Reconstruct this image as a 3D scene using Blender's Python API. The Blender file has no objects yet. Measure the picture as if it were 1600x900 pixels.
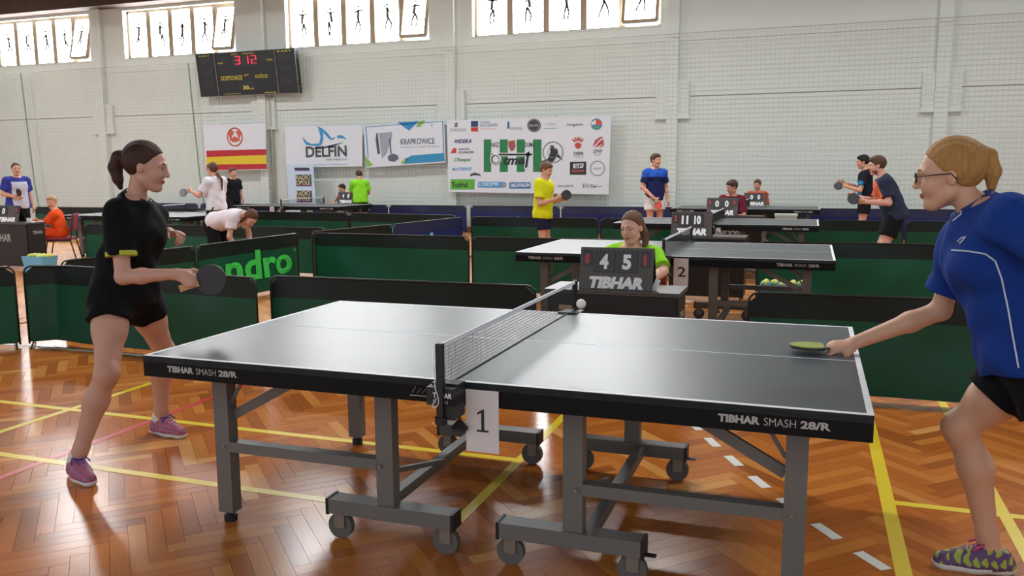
import bpy, bmesh, math, random
import numpy as np
from mathutils import Vector, Matrix
from mathutils.bvhtree import BVHTree

# ------------------------------------------------------------------ camera, world, exposure
FPX = 1319.38
CAM = np.array([1.1675, -3.4311, 1.4906]); YAW, PITCH, ROLL = .3403, .1372, -.0064
def _axes():
    cy, sy, cp, sp, cr, sr = math.cos(YAW), math.sin(YAW), math.cos(PITCH), math.sin(PITCH), math.cos(ROLL), math.sin(ROLL)
    f = np.array([-sy*cp, cy*cp, -sp]); r = np.array([cy, sy, 0]); u = np.cross(r, f)
    return cr*r+sr*u, -sr*r+cr*u, f
CR, CU, CF = _axes()
scene = bpy.context.scene
COL = scene.collection
cam_data = bpy.data.cameras.new('camera'); cam = bpy.data.objects.new('camera', cam_data); COL.objects.link(cam)
cam_data.sensor_width = 36; cam_data.lens = FPX/1600*36; cam_data.clip_start = .05; cam_data.clip_end = 200
cam.matrix_world = Matrix([[CR[i], CU[i], -CF[i], CAM[i]] for i in range(3)]+[[0, 0, 0, 1]])
scene.camera = cam
scene.view_settings.view_transform = 'Standard'; scene.view_settings.look = 'None'
scene.view_settings.gamma = 1; scene.view_settings.use_curve_mapping = False
scene.view_settings.exposure = 0.0
world = bpy.data.worlds.new('world'); scene.world = world; world.use_nodes = True
wb = world.node_tree.nodes['Background']; wb.inputs[0].default_value = (.86, .93, 1, 1); wb.inputs[1].default_value = 1.15
WINDOW_POWER = 26.0
LAMP_POWER = 215.0

# ------------------------------------------------------------------ pixel helpers (photo taken as 1600x900)
def ray(x, y): return CF+(x-800)/FPX*CR-(y-450)/FPX*CU
def yp(x, y, Y): d = ray(x, y); return CAM+d*(Y-CAM[1])/d[1]
def zp(x, y, z=0.): d = ray(x, y); return CAM+d*(z-CAM[2])/d[2]
V3 = lambda *a: np.array(a, float)
def nrm(v): v = np.asarray(v, float); return v/np.linalg.norm(v)

# ------------------------------------------------------------------ materials
def lin(c):
    if isinstance(c, str): c = [int(c[i:i+2], 16) for i in (1, 3, 5)]
    return [((v/255)/12.92 if v/255 <= .04045 else ((v/255+.055)/1.055)**2.4) for v in c]+[1]
MATS = {}
def mat(name, c, rough=.6, var=.0, scale=20., bump=0., bscale=60., metal=0., coat=0., emit=0., spec=.5, stretch=None, rand=None):
    if name in MATS: return MATS[name]
    m = bpy.data.materials.new(name); MATS[name] = m; m.use_nodes = True
    nt = m.node_tree; b = nt.nodes['Principled BSDF']; L = nt.links.new
    b.inputs['Base Color'].default_value = lin(c); b.inputs['Roughness'].default_value = rough
    b.inputs['Metallic'].default_value = metal; b.inputs['Coat Weight'].default_value = coat; b.inputs['Specular IOR Level'].default_value = spec
    if emit: b.inputs['Emission Color'].default_value = lin(c); b.inputs['Emission Strength'].default_value = emit
    if var or bump:
        tc = nt.nodes.new('ShaderNodeTexCoord'); src = tc.outputs['Object']
        if stretch:
            mp = nt.nodes.new('ShaderNodeMapping'); mp.inputs['Scale'].default_value = stretch; L(src, mp.inputs[0]); src = mp.outputs[0]
    if var:
        n = nt.nodes.new('ShaderNodeTexNoise'); n.inputs['Scale'].default_value = scale; n.inputs['Detail'].default_value = 4; L(src, n.inputs['Vector'])
        mx = nt.nodes.new('ShaderNodeMix'); mx.data_type = 'RGBA'; lc = lin(c)
        mx.inputs['A'].default_value = [max(0, v*(1-var)) for v in lc[:3]]+[1]; mx.inputs['B'].default_value = [min(1, v*(1+var)) for v in lc[:3]]+[1]
        L(n.outputs['Fac'], mx.inputs['Factor']); L(mx.outputs['Result'], b.inputs['Base Color'])
    if bump:
        n2 = nt.nodes.new('ShaderNodeTexNoise'); n2.inputs['Scale'].default_value = bscale; n2.inputs['Detail'].default_value = 3; L(src, n2.inputs['Vector'])
        bp = nt.nodes.new('ShaderNodeBump'); bp.inputs['Strength'].default_value = bump; bp.inputs['Distance'].default_value = .01
        L(n2.outputs['Fac'], bp.inputs['Height']); L(bp.outputs[0], b.inputs['Normal'])
    return m
def paint(c, rough=.55):                                  # flat printed ink / plastic of one colour
    key = 'ink_'+(c if isinstance(c, str) else '%d_%d_%d' % tuple(c))
    return mat(key, c, rough)

# ------------------------------------------------------------------ objects
def link(o, parent=None):
    COL.objects.link(o)
    if parent is not None: o.parent = parent
    return o
def tag(o, label=None, cat=None, group=None, kind=None):
    if label: o['label'] = label
    if cat: o['category'] = cat
    if group: o['group'] = group
    if kind: o['kind'] = kind
    return o
def empty(name, loc=(0, 0, 0), rz=0, label=None, cat=None, group=None, kind=None):
    o = bpy.data.objects.new(name, None); o.empty_display_size = .1; link(o)
    o.location = loc; o.rotation_euler = (0, 0, rz)
    return tag(o, label, cat, group, kind)
def copy_tree(o, parent=None):
    c = o.copy(); COL.objects.link(c); c.parent = parent
    for ch in list(o.children): copy_tree(ch, c)
    return c
def mesh_obj(name, v, f, m, parent=None, smooth=False, off=None, mi=None):
    me = bpy.data.meshes.new(name)
    v = np.asarray(v, float)
    if off is not None: v = v-np.asarray(off)
    me.from_pydata(v.tolist() if len(v) < 3000 else v, [], f if isinstance(f, list) else f.tolist())
    for k in (m if isinstance(m, (list, tuple)) else [m]): me.materials.append(k)
    if mi is not None: me.polygons.foreach_set('material_index', np.asarray(mi, np.int32))
    if smooth: me.polygons.foreach_set('use_smooth', np.ones(len(me.polygons), bool))
    me.update()
    return link(bpy.data.objects.new(name, me), parent)

class MB:
    """collects simple solids; build() links them as ONE mesh object"""
    def __init__(s): s.v = []; s.f = []
    def add(s, v, f):
        o = len(s.v); s.v += [tuple(float(c) for c in p) for p in v]; s.f += [tuple(i+o for i in q) for q in f]; return s
    def box(s, c, d, ax=None, bev=0):
        c = V3(*c); X, Y, Z = ax if ax is not None else (V3(1, 0, 0), V3(0, 1, 0), V3(0, 0, 1))
        X, Y, Z = X*d[0]/2, Y*d[1]/2, Z*d[2]/2
        v = [c+a*X+b*Y+e*Z for e in (-1, 1) for a, b in ((-1, -1), (1, -1), (1, 1), (-1, 1))]
        return s.add(v, [(3, 2, 1, 0), (4, 5, 6, 7), (0, 1, 5, 4), (1, 2, 6, 5), (2, 3, 7, 6), (3, 0, 4, 7)])
    def bx(s, x0, x1, y0, y1, z0, z1): return s.box(((x0+x1)/2, (y0+y1)/2, (z0+z1)/2), (x1-x0, y1-y0, z1-z0))
    def bar(s, a, b, w, h, up=(0, 0, 1)):                  # rectangular bar from a to b
        a, b = V3(*a), V3(*b); X = nrm(b-a); u = V3(*up)
        if abs(X@u) > .98: u = V3(1, 0, 0)
        Y = nrm(np.cross(u, X)); Z = np.cross(X, Y)
        return s.box((a+b)/2, (np.linalg.norm(b-a), w, h), (X, Y, Z))
    def cyl(s, a, b, r, n=12, r2=None, cap=True):
        a, b = V3(*a), V3(*b); r2 = r if r2 is None else r2; Z = nrm(b-a); t = V3(1, 0, 0) if abs(Z[0]) < .9 else V3(0, 1, 0)
        X = nrm(np.cross(t, Z)); Y = np.cross(Z, X); v = []
        for p, rr in ((a, r), (b, r2)):
            v += [p+rr*(math.cos(k*2*math.pi/n)*X+math.sin(k*2*math.pi/n)*Y) for k in range(n)]
        f = [(k, (k+1) % n, n+(k+1) % n, n+k) for k in range(n)]
        if cap: f += [tuple(range(n-1, -1, -1)), tuple(range(n, 2*n))]
        return s.add(v, f)
    def tube(s, pts, r, n=8, closed=False):
        P = [V3(*p) for p in pts]; N = len(P); rings = []; up = None
        for i in range(N):
            t = nrm(P[(i+1) % N]-P[i-1]) if closed else nrm(P[min(i+1, N-1)]-P[max(i-1, 0)])
            if up is None: up = V3(0, 0, 1) if abs(t[2]) < .9 else V3(1, 0, 0)
            X = nrm(np.cross(up, t)); Y = np.cross(t, X); up = Y
            rr = r[i] if hasattr(r, '__len__') else r
            rings.append([P[i]+rr*(math.cos(k*2*math.pi/n)*X+math.sin(k*2*math.pi/n)*Y) for k in range(n)])
        v = [p for q in rings for p in q]; f = []
        for i in range(N if closed else N-1):
            j = (i+1) % N
            f += [(i*n+k, i*n+(k+1) % n, j*n+(k+1) % n, j*n+k) for k in range(n)]
        if not closed: f += [tuple(range(n-1, -1, -1)), tuple((N-1)*n+k for k in range(n))]
        return s.add(v, f)
    def prism(s, poly, o, X, Y, Z, t):                     # polygon in plane (o,X,Y) extruded t along Z
        o, X, Y, Z = V3(*o), V3(*X), V3(*Y), V3(*Z); n = len(poly)
        A = sum(poly[i][0]*poly[(i+1) % n][1]-poly[(i+1) % n][0]*poly[i][1] for i in range(n))
        if A < 0: poly = poly[::-1]
        v = [o+X*a+Y*b for a, b in poly]+[o+X*a+Y*b+Z*t for a, b in poly]
        return s.add(v, [tuple(range(n-1, -1, -1)), tuple(range(n, 2*n))]+[(k, (k+1) % n, n+(k+1) % n, n+k) for k in range(n)])
    def ball(s, c, r, n=16, m=10):
        c = V3(*c); r = V3(r, r, r) if not hasattr(r, '__len__') else V3(*r); v = [c+V3(0, 0, r[2])]; f = []
        for i in range(1, m):
            a = math.pi*i/m
            v += [c+r*V3(math.sin(a)*math.cos(2*math.pi*k/n), math.sin(a)*math.sin(2*math.pi*k/n), math.cos(a)) for k in range(n)]
        v.append(c-V3(0, 0, r[2])); e = len(v)-1
        f += [(0, 1+k, 1+(k+1) % n) for k in range(n)]
        for i in range(m-2): f += [(1+i*n+k, 1+(i+1)*n+k, 1+(i+1)*n+(k+1) % n, 1+i*n+(k+1) % n) for k in range(n)]
        f += [(e, 1+(m-2)*n+(k+1) % n, 1+(m-2)*n+k) for k in range(n)]
        return s.add(v, f)
    def build(s, name, m, parent=None, smooth=False, off=None): return mesh_obj(name, s.v, s.f, m, parent, smooth, off)

# ------------------------------------------------------------------ lettering
_txt = {}
def text_mesh(t, bold):
    k = (t, bold)
    if k not in _txt:
        cu = bpy.data.curves.new('lettering', 'FONT'); cu.body = t; cu.offset = bold; cu.resolution_u = 3; cu.fill_mode = 'FRONT'
        o = bpy.data.objects.new('lettering', cu); me = o.to_mesh()
        v = np.array([p.co[:] for p in me.vertices]); f = [tuple(p.vertices) for p in me.polygons]
        o.to_mesh_clear(); bpy.data.objects.remove(o); bpy.data.curves.remove(cu)
        lo, hi = v.min(0), v.max(0); v = (v-lo)/np.maximum(hi-lo, 1e-6); _txt[k] = (v[:, :2], f)
    return _txt[k]
def text(t, o, X, Y, m, parent, bold=.0, name='lettering', slant=0., off=None, t_n=None):
    """lettering filling the parallelogram o + X + Y (X, Y full-length vectors)"""
    v, f = text_mesh(t, bold); o, X, Y = V3(*o), V3(*X), V3(*Y)
    p = o+v[:, :1]*X+v[:, 1:]*Y+v[:, 1:]*slant*X
    return mesh_obj(name, p, f, m, parent, off=off)
# ------------------------------------------------------------------ smooth solids (signed distance fields -> one continuous surface)
class Solid:
    def __init__(s): s.p = []
    def cone(s, a, b, ra, rb=None, k=.02, flat=None, op='add', caps=None):
        a, b = V3(*a), V3(*b); rb = ra if rb is None else rb; R = max(ra, rb)*(max(1, flat[1]) if flat else 1)
        def fn(p):
            if flat:
                n = nrm(flat[0]); q = p-a; q = q+(q@n)[..., None]*n*(1/flat[1]-1); ba = b-a; ba = ba+(ba@n)*n*(1/flat[1]-1)
            else: q = p-a; ba = b-a
            t = np.clip(q@ba/max(ba@ba, 1e-9), 0, 1); d = np.linalg.norm(q-t[..., None]*ba, axis=-1)-(ra+t*(rb-ra))
            if flat and flat[1] < 1: d = d*(.5+.5*flat[1])
            if caps:                                        # flat cut at an end: (point, outward normal)
                for c, n in caps: d = np.maximum(d, (p-c)@n)
            return d
        s.p.append((op, fn, np.minimum(a, b)-R, np.maximum(a, b)+R, k)); return s
    def ell(s, c, ax, r, k=.02, op='add'):
        c = V3(*c); A = np.array(ax); r = V3(*r); e = np.abs(A.T)@r
        def fn(p):
            q = (p-c)@A.T; k0 = np.linalg.norm(q/r, axis=-1); k1 = np.linalg.norm(q/(r*r), axis=-1)+1e-9
            return k0*(k0-1)/k1
        s.p.append((op, fn, c-e, c+e, k)); return s
    def clip(s, c, n):                                      # remove everything on the n side of the plane through c
        c, n = V3(*c), nrm(n); s.p.append(('clip', lambda p: (p-c)@n, None, None, 0)); return s
    def fold(s, fn): s.p.append(('fold', fn, None, None, 0)); return s
    def mesh(s, h):
        lo = np.min([q[2] for q in s.p if q[0] == 'add'], 0)-3*h-.02; hi = np.max([q[3] for q in s.p if q[0] == 'add'], 0)+3*h+.02
        n = np.ceil((hi-lo)/h).astype(int)+1; D = np.full(n, 1., np.float32)
        g = [(lo[i]+h*np.arange(n[i])) for i in range(3)]
        for op, fn, a, b, k in s.p:
            if op in ('clip', 'fold'):
                m = np.abs(D) < (.2 if op == 'clip' else .04); I = np.argwhere(m)
                if not len(I): continue
                P = lo+I*h; v = fn(P)
                if op == 'clip': D[m] = np.maximum(D[m], v)
                else: D[m] = D[m]+v
                continue
            i0 = np.maximum(np.floor((a-lo-k-2*h)/h).astype(int), 0); i1 = np.minimum(np.ceil((b-lo+k+2*h)/h).astype(int)+1, n)
            if (i1 <= i0).any(): continue
            sl = tuple(slice(i0[j], i1[j]) for j in range(3))
            P = np.stack(np.meshgrid(*[g[j][sl[j]] for j in range(3)], indexing='ij'), -1)
            d = fn(P); A = D[sl]; kk = max(k, 1e-4)
            if op == 'add':
                w = np.maximum(kk-np.abs(A-d), 0)/kk; D[sl] = np.minimum(A, d)-w*w*kk*.25
            else:
                d = -d; w = np.maximum(kk-np.abs(A-d), 0)/kk; D[sl] = np.maximum(A, d)+w*w*kk*.25
        return surface_nets(D, lo, h)
    def build(s, name, h, m, parent, off, paintf=None):
        v, f = s.mesh(h); mi = None
        if paintf is not None: mi = paintf(v[f].mean(1))
        return mesh_obj(name, v, f, m, parent, True, off, mi)
def surface_nets(D, lo, h):
    S = D < 0
    cn = [(i, j, k) for i in (0, 1) for j in (0, 1) for k in (0, 1)]
    n = np.array(D.shape)-1
    cnt = np.zeros(n, np.uint8)
    for i, j, k in cn: cnt += S[i:i+n[0], j:j+n[1], k:k+n[2]]
    I = np.argwhere((cnt > 0) & (cnt < 8)); idx = np.full(n, -1, np.int32); idx[tuple(I.T)] = np.arange(len(I))
    val = np.stack([D[I[:, 0]+i, I[:, 1]+j, I[:, 2]+k] for i, j, k in cn], 1).astype(float)
    acc = np.zeros((len(I), 3)); c = np.zeros(len(I))
    for a in range(8):
        for b in range(a+1, 8):
            d = np.array(cn[b])-np.array(cn[a])
            if np.abs(d).sum() != 1: continue
            va, vb = val[:, a], val[:, b]; m = (va < 0) != (vb < 0); t = np.where(m, va/np.where(m, va-vb, 1), 0)
            acc += np.where(m[:, None], np.array(cn[a])+t[:, None]*d, 0); c += m
    v = lo+h*(I+acc/c[:, None]); F = []
    for ax in range(3):
        b, g = (ax+1) % 3, (ax+2) % 3
        A = np.moveaxis(S, (ax, b, g), (0, 1, 2)); X = np.moveaxis(idx, (ax, b, g), (0, 1, 2))
        e = A[:-1, 1:-1, 1:-1] != A[1:, 1:-1, 1:-1]; E_ = np.argwhere(e); i, j, k = E_.T; j = j+1; k = k+1
        q = np.stack([X[i, j-1, k-1], X[i, j, k-1], X[i, j, k], X[i, j-1, k]], 1)
        ins = A[i, j, k]; q[~ins] = q[~ins][:, ::-1]; F.append(q)
    return v, np.concatenate(F)
# ------------------------------------------------------------------ the setting
WY = 16.5                                                  # inner face of the far wall
M_wall = mat('wall_plaster', '#dde4de', .8, .04, 1.2, .15, 30)
M_pillar = mat('pillar_plaster', '#dde4de', .8, .04, 2, .1, 30)
M_frame = mat('window_frame_paint', '#a8957c', .6)
M_pane = mat('daylit_pane', '#fafcff', .4, emit=WINDOW_POWER)
M_dark = mat('ceiling_wood', '#4a3a30', .8, .25, 3, .2, 20)

# floor with parquet ------------------------------------------------------------
def plank_mat(name, island):
    m = bpy.data.materials.new(name); m.use_nodes = True; nt = m.node_tree; b = nt.nodes['Principled BSDF']; L = nt.links.new
    tc = nt.nodes.new('ShaderNodeTexCoord')
    src = nt.nodes.new('ShaderNodeNewGeometry').outputs['Random Per Island'] if island else nt.nodes.new('ShaderNodeObjectInfo').outputs['Random']
    cr = nt.nodes.new('ShaderNodeValToRGB'); e = cr.color_ramp.elements
    e[0].position = 0; e[0].color = lin('#9a5522'); e[1].position = 1; e[1].color = lin('#d89d58')
    for p, c in ((.25, '#b26428'), (.6, '#bb6d2e'), (.88, '#c67c36')):
        q = e.new(p); q.color = lin(c)
    L(src, cr.inputs[0])
    mp = nt.nodes.new('ShaderNodeMapping'); mp.inputs['Scale'].default_value = (4, 60, 60) if not island else (25, 25, 25)
    L(tc.outputs['Object'], mp.inputs[0])
    n = nt.nodes.new('ShaderNodeTexNoise'); n.inputs['Scale'].default_value = 1.5; n.inputs['Detail'].default_value = 5; L(mp.outputs[0], n.inputs['Vector'])
    hs = nt.nodes.new('ShaderNodeHueSaturation'); mr = nt.nodes.new('ShaderNodeMapRange')
    mr.inputs['To Min'].default_value = .8; mr.inputs['To Max'].default_value = 1.2; L(n.outputs['Fac'], mr.inputs['Value']); L(mr.outputs[0], hs.inputs['Value'])
    L(cr.outputs[0], hs.inputs['Color']); L(hs.outputs[0], b.inputs['Base Color'])
    b.inputs['Roughness'].default_value = .2; b.inputs['Specular IOR Level'].default_value = .25
    n2 = nt.nodes.new('ShaderNodeTexNoise'); n2.inputs['Scale'].default_value = 3; L(tc.outputs['Object'], n2.inputs['Vector'])
    bp = nt.nodes.new('ShaderNodeBump'); bp.inputs['Strength'].default_value = .06; bp.inputs['Distance'].default_value = .02; L(n2.outputs['Fac'], bp.inputs['Height']); L(bp.outputs[0], b.inputs['Normal'])
    return m
M_plank, M_plank_f = plank_mat('parquet_strip', False), plank_mat('parquet_field', True)
def far_floor_mat():
    m = bpy.data.materials.new('parquet_far'); m.use_nodes = True; nt = m.node_tree; b = nt.nodes['Principled BSDF']; L = nt.links.new
    tc = nt.nodes.new('ShaderNodeTexCoord'); mp = nt.nodes.new('ShaderNodeMapping'); mp.inputs['Rotation'].default_value = (0, 0, math.pi/4); L(tc.outputs['Object'], mp.inputs[0])
    br = nt.nodes.new('ShaderNodeTexBrick'); br.inputs['Scale'].default_value = 1; br.inputs['Brick Width'].default_value = .42; br.inputs['Row Height'].default_value = .07
    br.inputs['Mortar Size'].default_value = .001; br.inputs['Color1'].default_value = lin('#a8652e'); br.inputs['Color2'].default_value = lin('#c98a4a'); br.inputs['Mortar'].default_value = lin('#6b4020')
    L(mp.outputs[0], br.inputs['Vector']); L(br.outputs['Color'], b.inputs['Base Color']); b.inputs['Roughness'].default_value = .42
    return m
FX0, FX1, FY0, FY1 = -6.6, 3.6, -2.6, 3.3                  # strips are laid here one by one
floor = MB()
for x0, x1, y0, y1 in ((-34, FX0, -6, WY), (FX1, 24, -6, WY), (FX0, FX1, FY1, WY), (FX0, FX1, -6, FY0)): floor.bx(x0, x1, y0, y1, -.06, 0)
floor.bx(FX0, FX1, FY0, FY1, -.06, -.012)
floor = tag(floor.build('floor', far_floor_mat()), 'glossy orange-brown herringbone parquet floor of the sports hall', kind='structure')
PL, PW = .42, .07
rng = random.Random(4); planks = []
v1, v2 = V3(PW, PW), V3(PL, -PL); c45 = math.sqrt(.5)
R45 = np.array([[c45, -c45], [c45, c45]])
for i in range(-170, 171):
    for j in range(-24, 25):
        o = i*v1+j*v2
        for vert in (0, 1):
            c = o+(V3(PW/2, PW+PL/2) if vert else V3(PL/2, PW/2)); w = R45@c
            if FX0+.22 < w[0] < FX1-.22 and FY0+.22 < w[1] < FY1-.22: planks.append((w[0], w[1], vert))
def on_screen(p):
    d = V3(*p)-CAM; z = d@CF; return z > .3 and -150 < 800+FPX*(d@CR)/z < 1750 and 450-FPX*(d@CU)/z < 1050
vis = [p for p in planks if on_screen((p[0], p[1], 0)) and not (-1.3 < p[0] < 1.3 and -.45 < p[1] < .7)]
vis.sort(key=lambda p: (p[0]-CAM[0])**2+(p[1]-CAM[1])**2)
near = set(vis[:300])
pm = MB().bx(-PL/2+.0007, PL/2-.0007, -PW/2+.0007, PW/2-.0007, -.014, 0)
pme = pm.build('plank', M_plank, floor); first = True; fieldmb = MB()
for p in planks:
    ang = math.pi/4+(math.pi/2 if p[2] else 0); tx, ty = rng.gauss(0, .0016), rng.gauss(0, .0006)
    if p in near:
        o = pme if first else link(pme.copy(), floor); first = False
        o.location = (p[0], p[1], rng.uniform(-.0004, 0)); o.rotation_euler = (tx, ty, ang)
    else:
        X = V3(math.cos(ang), math.sin(ang), ty); Y = V3(-math.sin(ang), math.cos(ang), tx)
        fieldmb.box((p[0], p[1], -.0072), (PL-.0014, PW-.0014, .014), (X, Y, V3(0, 0, 1)))
# border strips, cut to the rim of the laid field
for x0, x1, y0, y1 in ((FX0, FX0+.24, FY0, FY1), (FX1-.24, FX1, FY0, FY1), (FX0+.24, FX1-.24, FY0, FY0+.24), (FX0+.24, FX1-.24, FY1-.24, FY1)): fieldmb.bx(x0, x1, y0, y1, -.014, -.0022)
tag(fieldmb.build('plank_field', M_plank_f, floor), kind='stuff')
M_yel, M_red, M_wht = mat('line_yellow', '#e5c92c', .3, .08, 6), mat('line_red', '#c8433c', .3, .08, 6), mat('line_white', '#dcd9d0', .5, .05, 6)
def line(m, x0, x1, y0, y1): MB().bx(x0, x1, y0, y1, .0004, .0012).build('court_line', m, floor)
line(M_yel, -12, -.19, -.245, -.195)
line(M_yel, -12, -.19, .545, .595); line(M_yel, 1.515, 8, .545, .595)
line(M_yel, -3.28, -3.23, -4, -.2455); line(M_yel, -3.28, -3.23, -.1945, .5445); line(M_yel, -3.28, -3.23, .5955, 5.9)
line(M_yel, -.24, -.19, -.1945, .5445); line(M_yel, -.24, -.19, .5955, 1.95); line(M_yel, 1.515, 1.575, -3, .5445); line(M_yel, 1.515, 1.575, .5955, 5.5)
line(M_yel, 1.985, 2.035, -3, .5445); line(M_yel, 1.985, 2.035, .5955, 2.5)
line(M_red, -2.60, -2.55, -3, -.2455); line(M_red, -2.60, -2.55, -.1945, .5445); line(M_red, -2.60, -2.55, .5955, 5.5)
line(M_wht, -9, -3.3, 1.985, 2.03)
dash = [(.45, 1.72), (.575, 1.455), (.702, 1.186), (.839, .913), (.982, .644), (1.125, .395), (1.279, .151), (1.44, -.078), (1.62, -.30), (1.82, -.50)]
for k, (x, y) in enumerate(dash):
    a, b = dash[max(k-1, 0)], dash[min(k+1, len(dash)-1)]; X = nrm(V3(b[0]-a[0], b[1]-a[1], 0)); Y = V3(-X[1], X[0], 0)
    MB().box((x, y, .0008), (.155, .05, .0008), (X, Y, V3(0, 0, 1))).build('court_line', M_wht, floor)
for px, py in ((1065, 478), (1070, 471)):
    p = zp(px, py); MB().box((p[0], p[1], .0008), (.14, .06, .0008)).build('court_line', M_wht, floor)

# far wall, pillars, windows --------------------------------------------------------
WZ0, WZ1 = 4.78, 6.12
wins = [(-22.75, -18.95), (-17.7, -13.86), (-12.25, -8.05), (-6.88, -2.25)]
w = MB(); xs = [-34]+[v for a in wins for v in a]+[24]
w.bx(-34, 24, WY, WY+.35, 0, WZ0); w.bx(-34, 24, WY, WY+.35, WZ1, 7.2)
for a, b in zip(xs[::2], xs[1::2]): w.bx(a, b, WY, WY+.35, WZ0, WZ1)
wall = tag(w.build('wall_back', M_wall), 'pale plastered far wall of the sports hall', kind='structure')
PX = [-29.8, -24.2, -18.6, -13.02, -7.45, -1.93, 3.62, 9.2, 14.75, 20.3]
for x in PX:
    MB().bx(x-.13, x+.13, WY-.16, WY, 0, 7).build('pillar', M_pillar, wall)
    MB().bx(x-.37, x+.37, WY-.10, WY, 2.72, 3.5).build('corbel_block', M_pillar, wall)
    MB().bx(x-.4, x+.4, WY-.14, WY, 2.66, 2.72).build('corbel_ledge', M_pillar, wall)
M_joint = mat('wall_joint', '#8f8c82', .9)
for a, b in zip(PX[:-1], PX[1:]): MB().bx(a+.375, b-.375, WY-.006, WY, 3.155, 3.18).build('joint_strip', M_joint, wall)
MB().cyl((-12.78, WY-.09, 0), (-12.78, WY-.09, 4.6), .045, 10).build('downpipe', mat('pipe_grey', '#b4b0a4', .5), wall, True)
tag(MB().bx(-34, 24, WY-.02, WY, 0, .1).build('baseboard_back', mat('baseboard', '#7a5c40', .6)), 'brown baseboard along the far wall', kind='structure')
M_decal = mat('window_sticker', '#5d5a56', .8)
def sport_figure(kind):                                    # generic little athlete, unit height
    R = random.Random(kind); segs = [((0, .9), (0, .84), .09), ((0, .78), (R.uniform(-.06, .06), .45), .09)]
    hx = R.uniform(-.06, .06)
    for s in (-1, 1):
        a = R.uniform(-.9, .9); e = (s*.16*math.cos(a)+0, .72+.16*math.sin(a)); segs += [((0, .74), e, .045), (e, (e[0]+s*.05+R.uniform(-.08, .08), e[1]+R.uniform(-.12, .16)), .035)]
        k = (hx+s*R.uniform(.03, .14), .24); segs += [((hx, .47), k, .06), (k, (k[0]+R.uniform(-.1, .06), .02), .045)]
    return segs
for wi, (a, b) in enumerate(wins):
    root = tag(empty('window_%d' % (wi+1), ((a+b)/2, WY, WZ0)), 'high five-pane window in the far wall', kind='structure'); off = ((a+b)/2, WY, WZ0)
    n = 5; pw = (b-a)/n; fr = MB()
    for x0, x1 in ((a, a+.07), (b-.07, b)): fr.bx(x0, x1, WY+.16, WY+.24, WZ0, WZ1)
    fr.bx(a, b, WY+.16, WY+.24, WZ0, WZ0+.05); fr.bx(a, b, WY+.16, WY+.24, WZ1-.06, WZ1)
    for k in range(1, n): fr.bx(a+k*pw-.075, a+k*pw+.075, WY+.15, WY+.25, WZ0+.05, WZ1-.06)
    fr.build('window_frame', M_frame, root, off=off)
    for k in range(n):
        x0, x1 = a+k*pw+.075, a+(k+1)*pw-.075
        tilt = .28 if k == n-1 else 0                      # last pane stands tilted open
        z0, z1 = WZ0+.06, WZ1-.07
        f = lambda x, z, d=0: V3(x, WY+.2+d-(tilt*(1-(z-z0)/(z1-z0))), z+(.05*(1-(z-z0)/(z1-z0)) if tilt else 0))
        p = MB(); q = [f(x0, z0), f(x1, z0), f(x1, z1), f(x0, z1)]; q2 = [v+V3(0, .012, 0) for v in q]
        p.add(q+q2, [(0, 1, 2, 3), (7, 6, 5, 4), (4, 5, 1, 0), (5, 6, 2, 1), (6, 7, 3, 2), (7, 4, 0, 3)]); pane = p.build('pane', M_pane, root, off=off)
        if tilt:
            s = MB()
            for u, v_ in ((0, 1), (1, 2), (2, 3), (3, 0)): s.bar(q[u], q[v_], .07, .07)
            s.build('casement', M_frame, root, off=off)
        s = MB(); sc = .8; xc = (x0+x1)/2; zc = z0+.22
        for (ax_, az), (bx_, bz), t in sport_figure(wi*7+k):
            s.bar(f(xc+ax_*sc, zc+az*sc, -.006), f(xc+bx_*sc, zc+bz*sc, -.006), .004, t*sc*1.1, up=(1, 0, .01))
        s.build('sticker', M_decal, pane, off=off)
    MB().bx(a-.03, b+.03, WY-.03, WY+.16, WZ0-.03, WZ0).build('window_sill', M_pillar, root, off=off)

# ceiling ---------------------------------------------------------------------------
ceil = tag(MB().bx(-34, 24, -6, WY+.35, 6.62, 6.8).build('ceiling', M_dark), 'dark wooden ceiling of the sports hall', kind='structure')
MB().bx(-34, 24, WY-.5, WY-.02, 6.2, 6.62).build('edge_beam', M_dark, ceil)
for y in (12.6, 9, 5.4, 1.8, -1.8): MB().bx(-34, 24, y-.12, y+.12, 6.25, 6.62).build('ceiling_beam', M_dark, ceil)
M_tube = mat('lamp_tube', '#fff3e0', .4, emit=14.)
M_lampbody = mat('lamp_housing', '#cfcabd', .5)
k = 0
for x in (-21.1, -14.5, -8, -1.5, 5):
    for y in (14.3, 10.8, 3.6):
        if y == 14.3 and x > -20: continue
        L_ = empty('ceiling_lamp', (x, y, 6.62), 0, 'fluorescent lamp at the top left corner under the dark ceiling' if y == 14.3 else 'long twin-tube fluorescent lamp high above the tables', 'lamp', 'fluorescent lamps under the ceiling')
        MB().bx(-.85, .85, -.13, .13, -.09, 0).build('housing', M_lampbody, L_)
        for s in (-1, 1): MB().cyl((-.8, s*.07, -.115), (.8, s*.07, -.115), .02, 8).build('tube', M_tube, L_, True)
        if y != 14.3:
            ld = bpy.data.lights.new('lamp_light', 'AREA'); ld.shape = 'RECTANGLE'; ld.size = 1.7; ld.size_y = .3; ld.energy = LAMP_POWER; ld.color = (.97, .98, 1)
            lo = link(bpy.data.objects.new('lamp_light', ld), L_); lo.location = (0, 0, -.16)

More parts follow.
